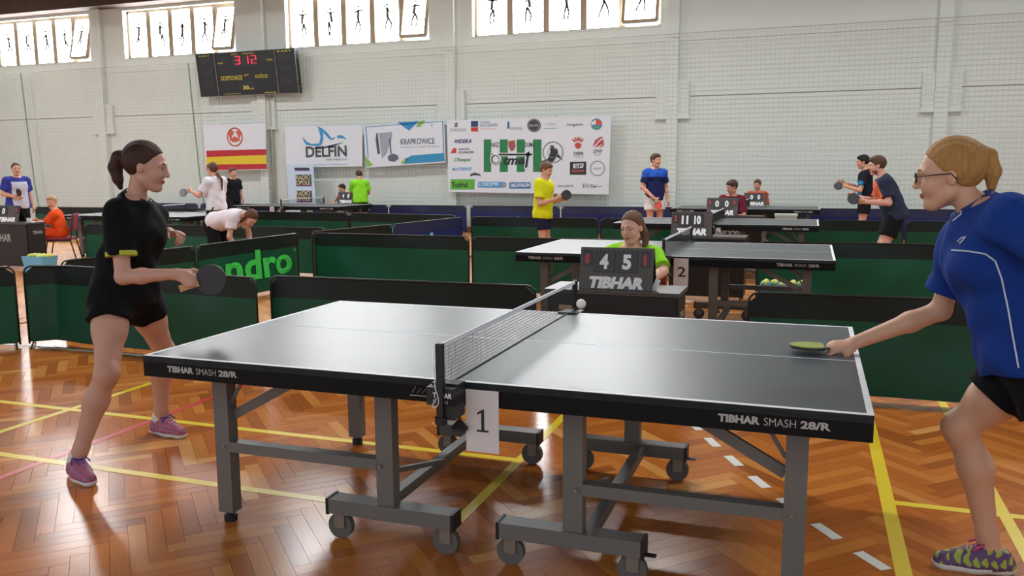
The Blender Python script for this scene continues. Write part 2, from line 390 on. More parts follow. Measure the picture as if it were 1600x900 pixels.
# protective net in front of the wall --------------------------------------------------
M_net = mat('net_cord', '#c4c8be', .9)
nv = MB(); NY = WY-.32
x = -33.
while x < 22: nv.box((x, NY, 2.27), (.005, .004, 4.5)); x += .1
z = .05
while z < 4.5: nv.box((-5.5, NY+.003, z), (55, .004, .005)); z += .1
nt_ = empty('safety_net', (-9, NY, 0), 0, 'pale square-mesh safety net hung in front of the far wall', 'net')
nv.build('mesh', M_net, nt_, off=(-9, NY, 0))
tp = MB(); tp.cyl((-33, NY, 4.52), (22, NY, 4.52), .008, 6)
tp.build('top_rope', mat('rope_grey', '#b4b6ac', .8), nt_, off=(-9, NY, 0))
M_gn = mat('net_cord_green', '#7f9a86', .9)
for px_ in (50, 310):
    a = yp(px_, 245, NY); c = MB().tube([(a[0]-.15, NY-.02, 4.5), (a[0]-.05, NY-.03, 2.8), (a[0]+.05, NY-.03, 1.2), (a[0]+.2, NY-.02, .05)], .018, 6)
    c.build('edge_cord', M_gn, nt_, off=(-9, NY, 0))
# ------------------------------------------------------------------ table-tennis tables
M_top = mat('table_top', '#454c4f', .36, .05, 8, .03, 200, spec=.5)
M_apron = mat('table_apron', '#060506', .6, spec=.2)
M_line = mat('table_line', '#e8e8ea', .5)
M_steel = mat('frame_steel', '#68635e', .45, .05, 5, spec=.4)
M_blk = mat('black_plastic', '#121113', .5)
M_wheel = mat('caster_grey', '#57534f', .6)
M_fork = mat('caster_fork', '#8f867c', .35, metal=.6)
M_logo = mat('print_silver', '#a5a09a', .5)
M_white = mat('print_white', '#f0f0f0', .6)
HL, HW, TZ = 1.37, .7625, .76
def make_table():
    T = empty('table_tennis_table', (0, 0, 0))
    for s in (-1, 1):
        x0, x1 = (-HL, -.006) if s < 0 else (.006, HL)
        tp = MB().bx(x0, x1, -HW, HW, TZ-.025, TZ).build('tabletop', M_top, T)
        z = TZ+.0006
        def ln(a, b, c, d): MB().bx(a, b, c, d, TZ, z).build('edge_line', M_line, tp)
        ln(x0, x1, -HW, -HW+.02); ln(x0, x1, HW-.02, HW); ln(x0, x1, -.0022, .0022)
        e = (-HL, -HL+.02) if s < 0 else (HL-.02, HL); ln(e[0], e[1], -HW+.02, HW-.02)
        a = MB(); za, zb = TZ-.085, TZ-.0255
        a.bx(x0, x1, -HW, -HW+.025, za, TZ-.002); a.bx(x0, x1, HW-.025, HW, za, TZ-.002)
        xe = (-HL, -HL+.025) if s < 0 else (HL-.025, HL); a.bx(xe[0], xe[1], -HW+.025, HW-.025, za, TZ-.002)
        a.bx(-.031 if s < 0 else .006, -.006 if s < 0 else .031, -HW+.025, HW-.025, za, zb)
        ap = a.build('apron', M_apron, T)
        for side, nx in ((-1, 1), (1, -1)):                # lettering on both long aprons
            y = side*(HW+.0012); xl = -1.25 if s*nx < 0 else .914
            def put(t, o, wd, h, bold):
                X = V3(wd*nx, 0, 0); text(t, (nx*o, y, TZ-.06), X, (0, 0, h), M_logo, ap, bold)
            put('TIBHAR', xl, .128, .026, .05); put('SMASH', xl+.14, .095, .025, -.004); put('28/R', xl+.248, .088, .025, .04)
        if s < 0:
            em = MB()
            for k in range(3):                              # small stamped emblem at the net end
                em.bar((-.16+k*.02, -HW-.0012, TZ-.055), (-.145+k*.022, -HW-.0012, TZ-.03-.006*(k % 2)), .001, .004, up=(0, 1, 0))
            em.bx(-.17, -.09, -HW-.0018, -HW-.0006, TZ-.066, TZ-.063); em.build('emblem', M_logo, ap)
        for q in (-1, 1):
            y = q*.545
            lg = MB().bx(s*1.155-.036, s*1.155+.036, y-.03, y+.03, .045, TZ-.03).build('leg', M_steel, T)
            MB().cyl((s*1.155, y, 0), (s*1.155, y, .03), .028, 14).cyl((s*1.155, y, .03), (s*1.155, y, .05), .018, 10).build('rubber_foot', M_blk, lg, False)
            MB().bx(s*.385-.037, s*.385+.037, y-.028, y+.028, .15, TZ-.03).build('upright', M_steel, T)
            bb = MB().bx(s*.37-.27, s*.37+.27, y-.04, y+.04, .115, .175).build('base_beam', M_steel, T)
            for w in (-1, 1): MB().bx(s*.37+w*.27-(.012 if w < 0 else 0), s*.37+w*.27+(.012 if w > 0 else 0), y-.042, y+.042, .11, .178).build('end_cap', M_blk, bb)
            rl = MB().bx(min(s*.42, s*1.12), max(s*.42, s*1.12), y-.03 if q < 0 else y-.02, y+.02 if q < 0 else y+.03, .318, .362).build('rail', M_steel, T)
            [MB().cyl((x_, y-w_, .34), (x_, y+w_, .34), .007, 8).build('bolt', M_fork, rl) for x_, w_ in ((s*.40, .045), (s*1.145, .036))]
            MB().bar((s*1.12, y+q*-.02, .47), (s*.70, y+q*-.02, .70), .02, .04).build('brace', M_steel, T)
            MB().bar((s*1.12, y+.0, .53), (s*1.02, y, .69), .008, .014).build('folding_stay', M_steel, T)
            for w in (-1, 1):
                x = s*.37+w*.235; c = MB().cyl((x, y-.014, .055), (x, y+.014, .055), .054, 20).build('wheel', M_wheel, T)
                MB().cyl((x, y-.016, .055), (x, y+.016, .055), .012, 10).build('hub', M_fork, c)
                MB().bx(x-.02, x+.025, y-.022, y-.017, .05, .115).bx(x-.02, x+.025, y+.017, y+.022, .05, .115).bx(x-.03, x+.03, y-.026, y+.026, .108, .116).build('fork', M_fork, c)
                if s > 0 and w > 0: MB().bx(x-.01, x+.085, y-.012, y+.012, .112, .118).bx(x+.03, x+.04, y-.01, y+.01, .115, .15).build('brake_lever', M_blk, c)
        MB().bar((s*.43, -.5, .145), (s*.43, .5, .145), .045, .045).build('cross_beam', M_steel, T)
        MB().bar((s*.385, -.52, .30), (s*.385, .0, .17), .02, .02).build('strut', M_steel, T)
    return T
M_mesh = mat('net_thread', '#20241f', .8)
M_tape = mat('net_tape', '#dfe0e6', .7)
NPY = .87
def make_net():
    N = empty('table_net', (0, 0, TZ))
    n = MB()
    k = -NPY+.02
    while k < NPY-.01: n.box((0, k, .078), (.0012, .0012, .148)); k += .0125
    for j in range(12): n.box((0.0005, 0, .006+j*.0128), (.0009, 2*NPY-.03, .0012))
    n.build('mesh', M_mesh, N)
    MB().bx(-.004, .004, -NPY+.01, NPY-.01, .139, .1535).build('tape', M_tape, N)
    MB().cyl((0, -NPY, .004), (0, NPY, .004), .002, 6).build('bottom_cord', M_tape, N)
    for q in (-1, 1):
        p = MB().bx(-.012, .012, q*NPY-.011, q*NPY+.011, -.10, .156).build('post', M_blk, N)
        MB().cyl((0, q*NPY, -.125), (0, q*NPY, -.1), .022, 14).build('knob', M_blk, p)
        cl = MB().bx(-.055, .05, q*(HW+.055)-.05, q*(HW+.055)+.05, -.062, .0).bx(-.05, .05, q*(HW+.01)-.06, q*(HW+.01)+.0, .001, .008)
        cl = cl.bx(.0, .05, q*(HW+.06)-.045, q*(HW+.06)+.045, -.11, -.03).build('clamp', M_blk, N)
        MB().cyl((.035, q*(HW+.03), -.16), (.035, q*(HW+.03), -.1), .006, 8).cyl((.035, q*(HW+.03), -.165), (.035, q*(HW+.03), -.155), .03, 14).cyl((.035, q*(HW+.03), -.155), (.035, q*(HW+.03), -.13), .028, 14, .008).build('clamp_screw', M_blk, cl)
        text('TIBHAR', (-.03 if q < 0 else .03, q*(HW+.1065), -.035), (-q*.07, 0, 0), (0, 0, .018), M_white, cl, .02)
        text('SMASH', (-.03 if q < 0 else .03, q*(HW+.1065), -.056), (-q*.055, 0, 0), (0, 0, .014), M_logo, cl, 0)
        c = [(-.014+.012*math.sin(a*2.1), q*(NPY+.013), .0-.05*math.sin(a)-.03*a/3) for a in [i*.35 for i in range(10)]]
        MB().tube([(-.014, q*(NPY+.012), .15), (-.018, q*(NPY+.013), .06)]+c, .0016, 5).build('cord_end', M_tape, N)
    return N
TBL = [(0, 0, 'near'), (0, 4.6, 'second'), (-.1, 9.1, 'third'), (-.05, 13.9, 'last'), (-10.2, 9.0, 'L3'), (-9.85, 13.35, 'L4')]
TL = ['dark grey table tennis table in the foreground with card 1', 'dark grey table tennis table with card 2, behind the lime-shirted umpire', 'dark grey table tennis table between yellow-shirted boy and bearded man',
      'farthest table tennis table on the right, beside the man in white shorts', 'table tennis table at left behind the black-shirted player', 'far left table tennis table under the banners beside the lime-shirted boy']
NL = ['table net in the foreground with white tape and black posts', 'black net on table 2 right of the lime-shirted umpire', 'table net on the third table, right column', 'table net on the farthest right-hand table',
      'table net on the left table behind the black-shirted player', 'table net on the far left table under the banners']
t0 = make_table(); n0 = make_net()
for k, (x, y, _) in enumerate(TBL):
    t = t0 if k == 0 else copy_tree(t0); t.location = (x, y, 0); tag(t, TL[k], 'table', 'table tennis tables')
    n = n0 if k == 0 else copy_tree(n0); n.location = (x, y, TZ); tag(n, NL[k], 'net', 'table nets')
def card(num, x0, y0, x1, y1, Y, label):
    a, b = yp(x0, y1, Y), yp(x1, y0, Y); r = empty('number_card', ((a[0]+b[0])/2, Y, a[2]), 0, label, 'card', 'number cards on the tables'); off = ((a[0]+b[0])/2, Y, a[2])
    MB().bx(a[0], b[0], Y-.0008, Y+.0008, a[2], b[2]).build('sheet', mat('paper', '#cfc6c2', .8, .02, 3), r, off=off)
    w_, h_ = b[0]-a[0], b[2]-a[2]; k = .30 if num != '1' else .22
    if num == '1':
        x_, z_, e_ = a[0]+w_*.5, a[2]+h_*.33, h_*.36
        MB().prism([(x_-w_*.17, z_), (x_+w_*.19, z_), (x_+w_*.19, z_+e_*.09), (x_+w_*.06, z_+e_*.09), (x_+w_*.06, z_+e_), (x_-w_*.0, z_+e_), (x_-w_*.16, z_+e_*.84), (x_-w_*.14, z_+e_*.76), (x_-w_*.03, z_+e_*.86), (x_-w_*.03, z_+e_*.09), (x_-w_*.17, z_+e_*.09)], (0, Y-.0009, 0), (1, 0, 0), (0, 0, 1), (0, -1, 0), .0006).build('numeral', mat('ink_dark', '#242226', .7), r, off=off); return r
    text(num, (a[0]+w_*(.5-k*.8), Y-.0016, a[2]+h_*.33), (w_*k*1.9, 0, 0), (0, 0, h_*.36), mat('ink_dark', '#242226', .7), r, .012, off=off)
    return r
card('1', 729, 612, 779, 704, -.772, 'white paper card reading 1 hanging from the foreground table')
card('2', 1052, 404, 1076, 446, 4.6-.772, 'white paper card reading 2 hanging from the second table')
card('3', 1117, 356, 1126, 376, 9.1-.772, 'small white card reading 3 on the third table')
card('7', 422, 323, 428, 333, 13.35-.772, 'small pinkish card on the far left table')
b_sh = zp(908, 556, .76); bp_ = yp(908, 475, b_sh[1]+.12)
tag(MB().ball(bp_, .02, 20, 14).build('ball', mat('ball_white', '#ece6d8', .45), None, True), 'white table tennis ball in the air beside the net', 'ball')

# ------------------------------------------------------------------ court barriers
M_bar = mat('barrier_cloth_green', '#0c4a31', .42, .12, 3, .6, 4, spec=.3)
M_barb = mat('barrier_cloth_blue', '#1b2358', .5, .12, 3, .5, 4, spec=.3)
M_bartop = mat('barrier_top_band', '#0c1a15', .45, .1, 3, .3, 5, spec=.3)
M_bartopb = mat('barrier_top_band_blue', '#171d42', .5, .1, 3)
M_tubeblk = mat('barrier_tube', '#141715', .35)
M_lime = mat('print_lime', '#35c046', .6)
M_cyan = mat('print_cyan', '#6cb8dc', .6)
def barrier(pts, label, blue=False, H=.7, sag=.0, prints=(), side=-1, group='court barriers'):
    """pts: plan polyline, cloth on a tube frame with rounded top corners and wire feet"""
    P = [V3(*p) for p in pts]; base = (P[0]+P[-1])/2; R_ = empty('court_barrier', (base[0], base[1], 0), 0, label, 'barrier', group)
    P = [p-base for p in P]; seg = [np.linalg.norm(b-a) for a, b in zip(P[:-1], P[1:])]; T = sum(seg)
    def at(s):
        s = min(max(s, 0), T)
        for i, l in enumerate(seg):
            if s <= l or i == len(seg)-1: d = (P[i+1]-P[i])/l; return P[i]+d*s, V3(-d[1], d[0])
            s -= l
    n = max(10, int(T/.07)); r = .06; rg = random.Random(len(label)*7+int(T*100))
    ph = [rg.uniform(0, 6) for _ in range(4)]
    def surf(s, z):
        p, nn = at(s); u = z/H; e = min(s, T-s)/T
        d = .012*math.sin(s*5+ph[0]+z*3)*min(1, e*6)+.010*math.sin(s*11+ph[1]-z*6)*min(1, e*8)*(1-abs(2*u-1))+.014*math.sin(s*2.3+ph[2]+z*7)*min(1, e*5)
        return (p[0]+nn[0]*d*(1-u*u*u), p[1]+nn[1]*d*(1-u*u*u), z)
    def cloth(z0, z1, rows, name, m, inset):
        v, f = [], []
        for j in range(rows+1):
            z = z0+(z1-z0)*j/rows
            for i in range(n+1):
                s = T*i/n; dz = 0
                if z1 > H-.03 and j == rows:
                    e = min(s, T-s)
                    if e < r: dz = -(r-math.sqrt(max(r*r-(r-e)**2, 0)))
                q = surf(s, z+dz); v.append((q[0], q[1], z+dz))
        N = len(v); M_ = n+1; nn = at(T/2)[1]*.003
        v2 = [(a+nn[0], b+nn[1], c) for a, b, c in v]
        for j in range(rows):
            for i in range(n):
                q = (j*M_+i, j*M_+i+1, (j+1)*M_+i+1, (j+1)*M_+i); f += [q, tuple(N+k for k in reversed(q))]
        w = v+v2; r0 = len(w); w = w+w                     # rim on its own vertices, so that the sheet shades flat
        for i in range(n): f += [tuple(r0+k for k in q) for q in ((i+1, i, N+i, N+i+1), (rows*M_+i, rows*M_+i+1, N+rows*M_+i+1, N+rows*M_+i))]
        return mesh_obj(name, w, f, m, R_, True)
    cl = cloth(.035, H-.165, 8, 'cloth', M_barb if blue else M_bar, 0); cloth(H-.165, H-.004, 2, 'top_band', M_bartopb if blue else M_bartop, 0)
    fr = []; 
    for i in range(9):
        a = math.pi/2*i/8; fr.append((r-r*math.cos(a), H-r+r*math.sin(a)))
    path = [(0, .02)]+fr+[(s_, H) for s_ in np.linspace(r, T-r, 8)[1:-1]]+[(T-a, b) for a, b in reversed(fr)]+[(T, .02)]
    MB().tube([(at(s_)[0][0], at(s_)[0][1], z_) for s_, z_ in path], .009, 6).build('tube_frame', M_tubeblk, R_, True)
    for s_ in (.03, T-.03):
        p, nn = at(s_); MB().tube([(p[0]-nn[0]*.17, p[1]-nn[1]*.17, .008), (p[0], p[1], .03), (p[0]+nn[0]*.17, p[1]+nn[1]*.17, .008)], .008, 6).build('foot', M_tubeblk, R_, True)
    for t, s0, s1, z0, z1, m, bold in prints:
        v, f = text_mesh(t, bold); q = []
        for a, b in v:
            s_ = s0+(s1-s0)*a; z_ = z0+(z1-z0)*b; p = surf(s_, z_); nn = at(s_)[1]; q.append((p[0]+side*nn[0]*.007, p[1]+side*nn[1]*.007, z_))
        mesh_obj('lettering', q, f, m, cl)
    return R_
barrier([(-6.6, .25), (-5.31, 1.97)], 'green barrier cut by the left edge of the photo')
barrier([(-5.26, 2.02), (-5.1, 2.17), (-2.80, 1.93)], 'green barrier behind the legs of the black-shirted player')
barrier([(-2.76, 2.06), (-.62, 2.1)], 'green barrier directly behind the left half of the foreground table')
barrier([(.80, 2.32), (3.13, 2.42)], 'green barrier behind the right half of the foreground table', H=.685)
barrier([(3.18, 2.42), (5.5, 2.5)], 'green barrier hidden behind the blue-shirted player at right edge')
barrier([(-5.30, 2.45), (-5.2, 4.12)], 'green side barrier left of the one reading andro')
barrier([(-5.2, 4.16), (-5.2, 6.1)], 'green side barrier with lime andro lettering', prints=[('andro', .13, 1.8, .2, .56, M_lime, .03), ('o', 1.83, 1.88, .47, .51, M_lime, .0)], side=-1)
barrier([(-5.0, 6.2), (-2.78, 6.14)], 'green barrier right of the andro barrier, behind the near one')
barrier([(-2.72, 6.1), (-.75, 6.16)], 'green barrier below the yellow-shirted boy')
barrier([(.62, 6.3), (2.85, 6.45)], 'green barrier in front of the bearded man')
barrier([(2.9, 6.45), (5.2, 6.6)], 'green barrier right of the bearded man behind the blonde player')
barrier([(-5.17, 6.4), (-4.86, 8.1)], 'green side barrier leading to the blue one reading andro')
barrier([(-4.85, 8.15), (-4.6, 10.25)], 'dark blue side barrier with pale blue andro lettering', True, prints=[('andro', .25, 1.75, .2, .5, M_cyan, .03)], side=-1)
xs_ = [(-9.7, 11.3), (-7.4, 11.2), (-5.0, 10.95)]
barrier([xs_[0], (-7.43, 11.2)], 'far green barrier below the left table under the banners'); barrier([(-7.37, 11.2), (-4.95, 10.8)], 'far green barrier left of the blue andro barrier', prints=[('andro', .7, 1.2, .35, .5, M_cyan, 0)])
barrier([(-4.5, 10.45), (-2.2, 10.4)], 'far green barrier left of the yellow-shirted boy'); barrier([(-2.15, 10.4), (-.65, 10.45)], 'far green barrier behind the lime-shirted umpire')
barrier([(.55, 10.6), (2.5, 10.75)], 'far green barrier behind the bearded man'); barrier([(2.55, 10.78), (4.9, 10.9)], 'far green barrier at right behind the blonde player')
for k, (a, b, l) in enumerate([(-8.95, -6.84, 'right of the lime-shirted boy'), (-6.72, -4.45, 'left of the yellow-shirted boy'), (-4.4, -2.1, 'behind the yellow-shirted boy'), (-2.05, .25, 'behind the man in white shorts'), (.3, 2.6, 'behind the farthest table'), (2.65, 4.95, 'right of the bearded man, by the wall'), (-11.2, -9.0, 'behind the far left table'), (-17.2, -14.9, 'left of the black-shirted player'), (-14.8, -12.5, 'near the safety net at left, right one')]):
    barrier([(a, 15.85), (b, 15.85)], 'dark blue barrier along the far wall, '+l, True, .66, prints=[('andro', 1.0, 1.4, .3, .42, M_cyan, 0)], group='blue barriers along the wall')
barrier([(-9.75, 7.0), (-7.5, 7.15)], 'green barrier beside the orange-shirted boy\'s chair'); barrier([(-7.45, 7.15), (-5.4, 7.1)], 'green barrier under the bending girl')
barrier([(-15.9, 11.5), (-13.6, 11.5)], 'dark barrier left of the black-shirted player, behind the seated boy', H=.74)
barrier([(-13.2, 11.5), (-10.9, 11.5)], 'dark barrier behind the left table', H=.74)
barrier([(-12.6, 6.6), (-11.2, 6.75)], 'green barrier at the left edge behind the umpire desk')

# ------------------------------------------------------------------ umpire desks, scoreboards, chairs, boxes
M_deskp = mat('desk_panel', '#17110f', .5, .1, 4); M_desktop = mat('desk_top', '#4a4440', .4)
def desk(x, y, label, w=.82, d=.36, h=.72, prints=True):
    D = empty('umpire_desk', (x, y, 0), 0, label, 'desk', 'umpire desks')
    MB().bx(-w/2-.02, w/2+.02, -.02, d, h, h+.025).build('desk_top', M_desktop, D)
    fp = MB().bx(-w/2, w/2, 0, .015, .06, h).build('front_panel', M_deskp, D)
    for s in (-1, 1):
        sp = MB().bx(s*w/2-.008, s*w/2+.008, .016, d-.02, .06, h).build('side_panel', M_deskp, D)
        if s > 0 and prints: text('TIBHAR', (w/2+.0095, d*.3, h*.78), (0, d*.5, 0), (0, 0, .05), M_logo, sp, .02)
        for q in (.03, d-.04): MB().bx(s*w/2-.025-(.012 if s > 0 else -.012), s*w/2-(.012 if s > 0 else -.012)+.001, q-.013, q+.013, 0, h).build('leg', M_steel, D)
    if prints:
        text('TIBHAR', (-w*.40, -.0015, h*.62), (w*.5, 0, 0), (0, 0, .12), M_logo, fp, .03)
        MB().bx(-w*.41, -w*.28, -.002, 0, h*.85, h*.89).build('sticker', mat('sticker_tan', '#c8a58c', .7), fp)
    return D
M_sb = mat('scoreboard_vinyl', '#4a413d', .42, .1, 8, .4, 12); M_flap = mat('scoreboard_flap', '#2e2a2c', .4); M_sbred = mat('digit_red', '#d5382e', .55)
M_tent = mat('scoreboard_back', '#1a1716', .5)
def scoreboard(c, w, h, digits, label, tiltz=0., lean=.26):
    """tent-shaped flip scoreboard standing at c (centre of its front lower edge)"""
    S = empty('flip_scoreboard', c, tiltz, label, 'scoreboard', 'flip scoreboards')
    U = nrm(V3(0, lean, 1)); Nf = nrm(np.cross(V3(1, 0, 0), U)); b0 = V3(0, 0, 0)
    MB().box(b0+U*h/2, (w, .012, h), (V3(1, 0, 0), -Nf, U)).build('front_board', M_sb, S)
    MB().bar(U*h+V3(0, .006, -.006), V3(0, 2*lean*h+.02, .004), w, .008, up=(0, 1, 0)).build('back_board', M_tent, S)
    base = lambda x, z, e=.008: V3(x*w, 0, 0)+U*(z*h)+Nf*e
    spec = [(-.40, .13, 0, M_sbred, .72), (-.165, .29, 1, M_white, .66), (.145, .29, 2, M_white, .66), (.39, .13, 3, M_sbred, .72)]
    for cx, fw, k, m, zc in spec:
        if digits[k] is None: continue
        fh = .50 if k in (1, 2) else .34
        fl = MB().box(base(cx, zc, .010), (fw*w, .006, fh*h), (V3(1, 0, 0), -Nf, U)).build('flap', M_flap, S)
        tw = fw*w*(.42 if len(digits[k]) == 1 else .56); th = fh*h*.72
        if digits[k] == '1': tw *= .6
        text(digits[k], base(cx, zc-fh*.36, .0145)-V3(tw/2, 0, 0), (tw, 0, 0), U*th, m, fl, .05, name='digit')
        rg = MB()
        for q in np.linspace(-.4, .4, 5): rg.tube([base(cx+q*fw, zc+fh*.5-.01, .014), base(cx+q*fw, zc+fh*.5+.03, .012), base(cx+q*fw, zc+fh*.5+.03, -.004)], .0022, 4)
        rg.build('ring', M_tent, fl)
    text('TIBHAR', base(-.38, .03, .0075), (w*.76, 0, 0), U*h*.28, M_white, S, .065, slant=.04)
    return S
def desk_set(x, y, w, num, sbx, digits, dl, sl, sw=.46, sh=.275, dy=1.72):
    desk(x, y+dy, dl); scoreboard((sbx, y+dy+.03, .7455), sw, sh, digits, sl)
desk_set(0, 0, .84, 1, .02, ('0', '4', '5', '1'), 'black umpire desk in front of the lime-shirted girl', 'scoreboard reading 0 4 5 1 in front of the lime-shirted girl', .47, .27)
desk_set(.06, 4.6, .84, 2, -.12, ('2', '11', '10', None), 'black umpire desk behind the table with card 2', 'scoreboard reading 2 11 10 behind the net of table 2', .46, .28)
desk_set(0, 9.1, .84, 3, -.22, ('0', '0', '0', '0'), 'black umpire desk in front of the maroon-shirted boy', 'scoreboard reading 0 0 0 0 in front of the maroon-shirted boy', .50, .30)
desk_set(.05, 13.9, .84, 4, .06, ('0', '0', '0', '0'), 'black umpire desk in front of the far orange-shirted boy', 'scoreboard standing before the far orange-shirted boy', .46, .28, dy=.95)
lx = yp(44, 380, 6.45)[0]-.43
desk_set(lx, 4.6, .84, 5, lx-.02, ('0', '0', None, '0'), 'black umpire desk at the left edge by the seated orange boy', 'grey scoreboard at the left edge by the seated orange boy', .48, .27, dy=1.85)
desk_set(-10.0, 9.0, .84, 6, -9.95, ('0', '7', '1', None), 'black umpire desk behind the white-shirted girl', 'scoreboard reading 7 beside the white-shirted girl', .46, .27, dy=1.4)
desk_set(-9.4, 13.35, .84, 7, -9.5, ('1', '4', '8', None), 'black umpire desk beside the red-shirted boy under the banners', 'scoreboard beside the red-shirted boy under the banners', .46, .28, dy=1.25)
tag(MB().box((.27, 1.80, .78), (.032, .012, .075), (nrm(V3(1, 0, -.4)), V3(0, 1, 0), nrm(V3(.4, 0, 1)))).build('score_card', mat('paper_white', '#ececec', .7)), 'small white score card on the lime-shirted umpire\'s desk', 'card')
tag(MB().box((lx+.3, 6.62, .778), (.11, .012, .065), (V3(1, 0, 0), V3(0, 1, 0), V3(0, 0, 1))).build('score_card', mat('paper_white', '#ececec', .7)), 'white number card on the left desk by the orange boy', 'card')

def towel_box(x, y, w, d, h, label, m=None):
    B = empty('towel_box', (x, y, 0), 0, label, 'box', 'towel boxes')
    bm = MB(); t = .82
    def ring(s, z): return [(-w/2*s, -d/2*s, z), (w/2*s, -d/2*s, z), (w/2*s, d/2*s, z), (-w/2*s, d/2*s, z)]
    v = ring(t, 0)+ring(1, h)+ring(.94, h)+ring(t*.94, .01)
    f = [(3, 2, 1, 0)]+[(k, (k+1) % 4, 4+(k+1) % 4, 4+k) for k in range(4)]+[(4+k, 4+(k+1) % 4, 8+(k+1) % 4, 8+k) for k in range(4)]+[(8+k, 8+(k+1) % 4, 12+(k+1) % 4, 12+k) for k in range(4)]+[(12, 13, 14, 15)]
    bm.add(v, f).build('body', mat('box_blue', '#72b6d6', .5, .08, 6), B)
    s = Solid()
    for k in range(5): s.cone((-w*.42+w*.21*k, -d*.1, h+.0+.012*math.sin(k*2.1)), (-w*.42+w*.21*k+w*.05, d*.2, h+.008), .03, .03, k=.03)
    s.build('towel', .012, mat('towel_yellow', '#d7d77a', .9, .08, 20, .4, 80), B, None)
    return B
p = zp(64, 424); towel_box(p[0], p[1], .42, .3, .24, 'blue box with a yellow towel before the left umpire desk')
p = yp(1222, 443, 5.55); towel_box(p[0], 5.55, .42, .3, max(.2, p[2]), 'blue box with a yellow towel under the table with card 2')
cb = yp(1228, 335, 12.2); cb0 = yp(1211, 335, 12.2); cb1 = yp(1245, 335, 12.2)
S_ = empty('storage_crate', (cb[0], 12.2, 0), 0, 'pale green-grey crate standing behind the third table', 'crate')
MB().bx(cb0[0]-cb[0], cb1[0]-cb[0], 0, .35, 0, cb[2]-.03).build('body', mat('crate_pale', '#b9c4b4', .7, .05, 5), S_); MB().bx(cb0[0]-cb[0]-.012, cb1[0]-cb[0]+.012, -.012, .362, cb[2]-.03, cb[2]).build('lid', mat('crate_pale', '#b9c4b4', .7), S_)

M_cush = mat('chair_red', '#7a1f2c', .75, .1, 10, .3, 60); M_cframe = mat('chair_frame', '#1c1a1b', .4)
def chair(x, y, heading, label):
    C = empty('stacking_chair', (x, y, 0), heading, label, 'chair', 'red stacking chairs')
    def pad(n, c, r, ax):
        s = Solid(); s.ell(c, ax, r, k=.01)
        return s
    st = MB()
    for n_, c, d, ax in (('seat', (.02, 0, .44), (.42, .44, .05), None), ('backrest', (-.215, 0, .70), (.035, .42, .30), (nrm(V3(1, 0, .16)), V3(0, 1, 0), nrm(V3(-.16, 0, 1))))):
        me = MB().box(c, d, ax).build(n_, M_cush, C, True); bv = me.modifiers.new('bevel', 'BEVEL'); bv.width = .022; bv.segments = 3
    for s in (-1, 1):
        MB().tube([(.24, s*.21, .01), (.16, s*.21, .41), (-.17, s*.21, .41)], .011, 6).build('leg', M_cframe, C, True)
        MB().tube([(-.27, s*.21, .01), (-.18, s*.21, .41), (-.21, s*.2, .60), (-.255, s*.19, .80)], .011, 6).build('leg', M_cframe, C, True)
    return C

# ------------------------------------------------------------------ banners, flag, roll-up, big scoreboard on the far wall
BY = WY-.333
M_ban = mat('banner_vinyl', '#d9dde4', .6, .03, 2, .2, 3)
def board(name, corners, Y, label, cat, m=None, th=.012):
    q = [yp(x, y, Y) for x, y in corners]                  # TL, TR, BR, BL
    c = (q[2]+q[3])/2; R_ = empty(name, c, 0, label, cat); v = [p-c for p in q]+[p-c+V3(0, th, 0) for p in q]
    mesh_obj('sheet', v, [(0, 3, 2, 1), (4, 5, 6, 7), (0, 1, 5, 4), (1, 2, 6, 5), (2, 3, 7, 6), (3, 0, 4, 7)], m or M_ban, R_)
    return R_, c
def wt(R_, c, Y, t, x0, y0, x1, y1, col, bold=0., slant=0.):
    """lettering whose lower left / upper right corners show at these photo points"""
    o, e = yp(x0, y0, Y-.006), yp(x1, y0-(x1-x0)*.025, Y-.006); h = yp(x0, y1, Y-.006)[2]-o[2]
    return text(t, o, e-o, (0, 0, h), paint(col), R_, bold, slant=slant, off=c)
def wp(R_, c, Y, poly, col, name='print', lift=.004):
    q = [yp(x, y, Y) for x, y in poly]; MB().prism([(p[0], p[2]) for p in q], (0, Y-lift, 0), (1, 0, 0), (0, 0, 1), (0, -1, 0), .002).build(name, paint(col), R_, off=c)
def ring_poly(cx, cy, r, n=24): return [(cx+r*math.cos(2*math.pi*k/n), cy+r*math.sin(2*math.pi*k/n)) for k in range(n)]
def wring(R_, c, Y, cx, cy, r, t, col, n=28):
    q = yp(cx, cy, Y); rr = abs(yp(cx+r, cy, Y)[0]-q[0]); MB().tube([(q[0]+rr*math.cos(a*2*math.pi/n), Y-.006, q[2]+rr*math.sin(a*2*math.pi/n)) for a in range(n)], t, 4, True).build('print', paint(col), R_, off=c)
# flag
f_, c = board('club_flag', [(317, 195), (415, 193), (416, 265), (322, 267)], BY, 'white flag with red and yellow stripes and a round emblem', 'flag')
wp(f_, c, BY, [(322.5, 235.5), (416, 233), (416, 242), (323, 245.5)], '#b3202c'); wp(f_, c, BY, [(323, 245.5), (416, 242), (416, 256), (323, 257)], '#dcbf24'); wp(f_, c, BY, [(323, 257), (416, 256), (417, 264), (323, 266)], '#b3202c')
wring(f_, c, BY, 367, 214, 11.5, .018, '#c65a48')
for pl in ([(357, 208), (361, 203), (366, 206), (362, 215), (360, 220)], [(368, 205), (374, 203), (377, 210), (373, 218), (371, 210)], [(359, 218), (367, 213), (376, 218), (370, 222), (364, 222)]): wp(f_, c, BY, pl, '#c65a48')
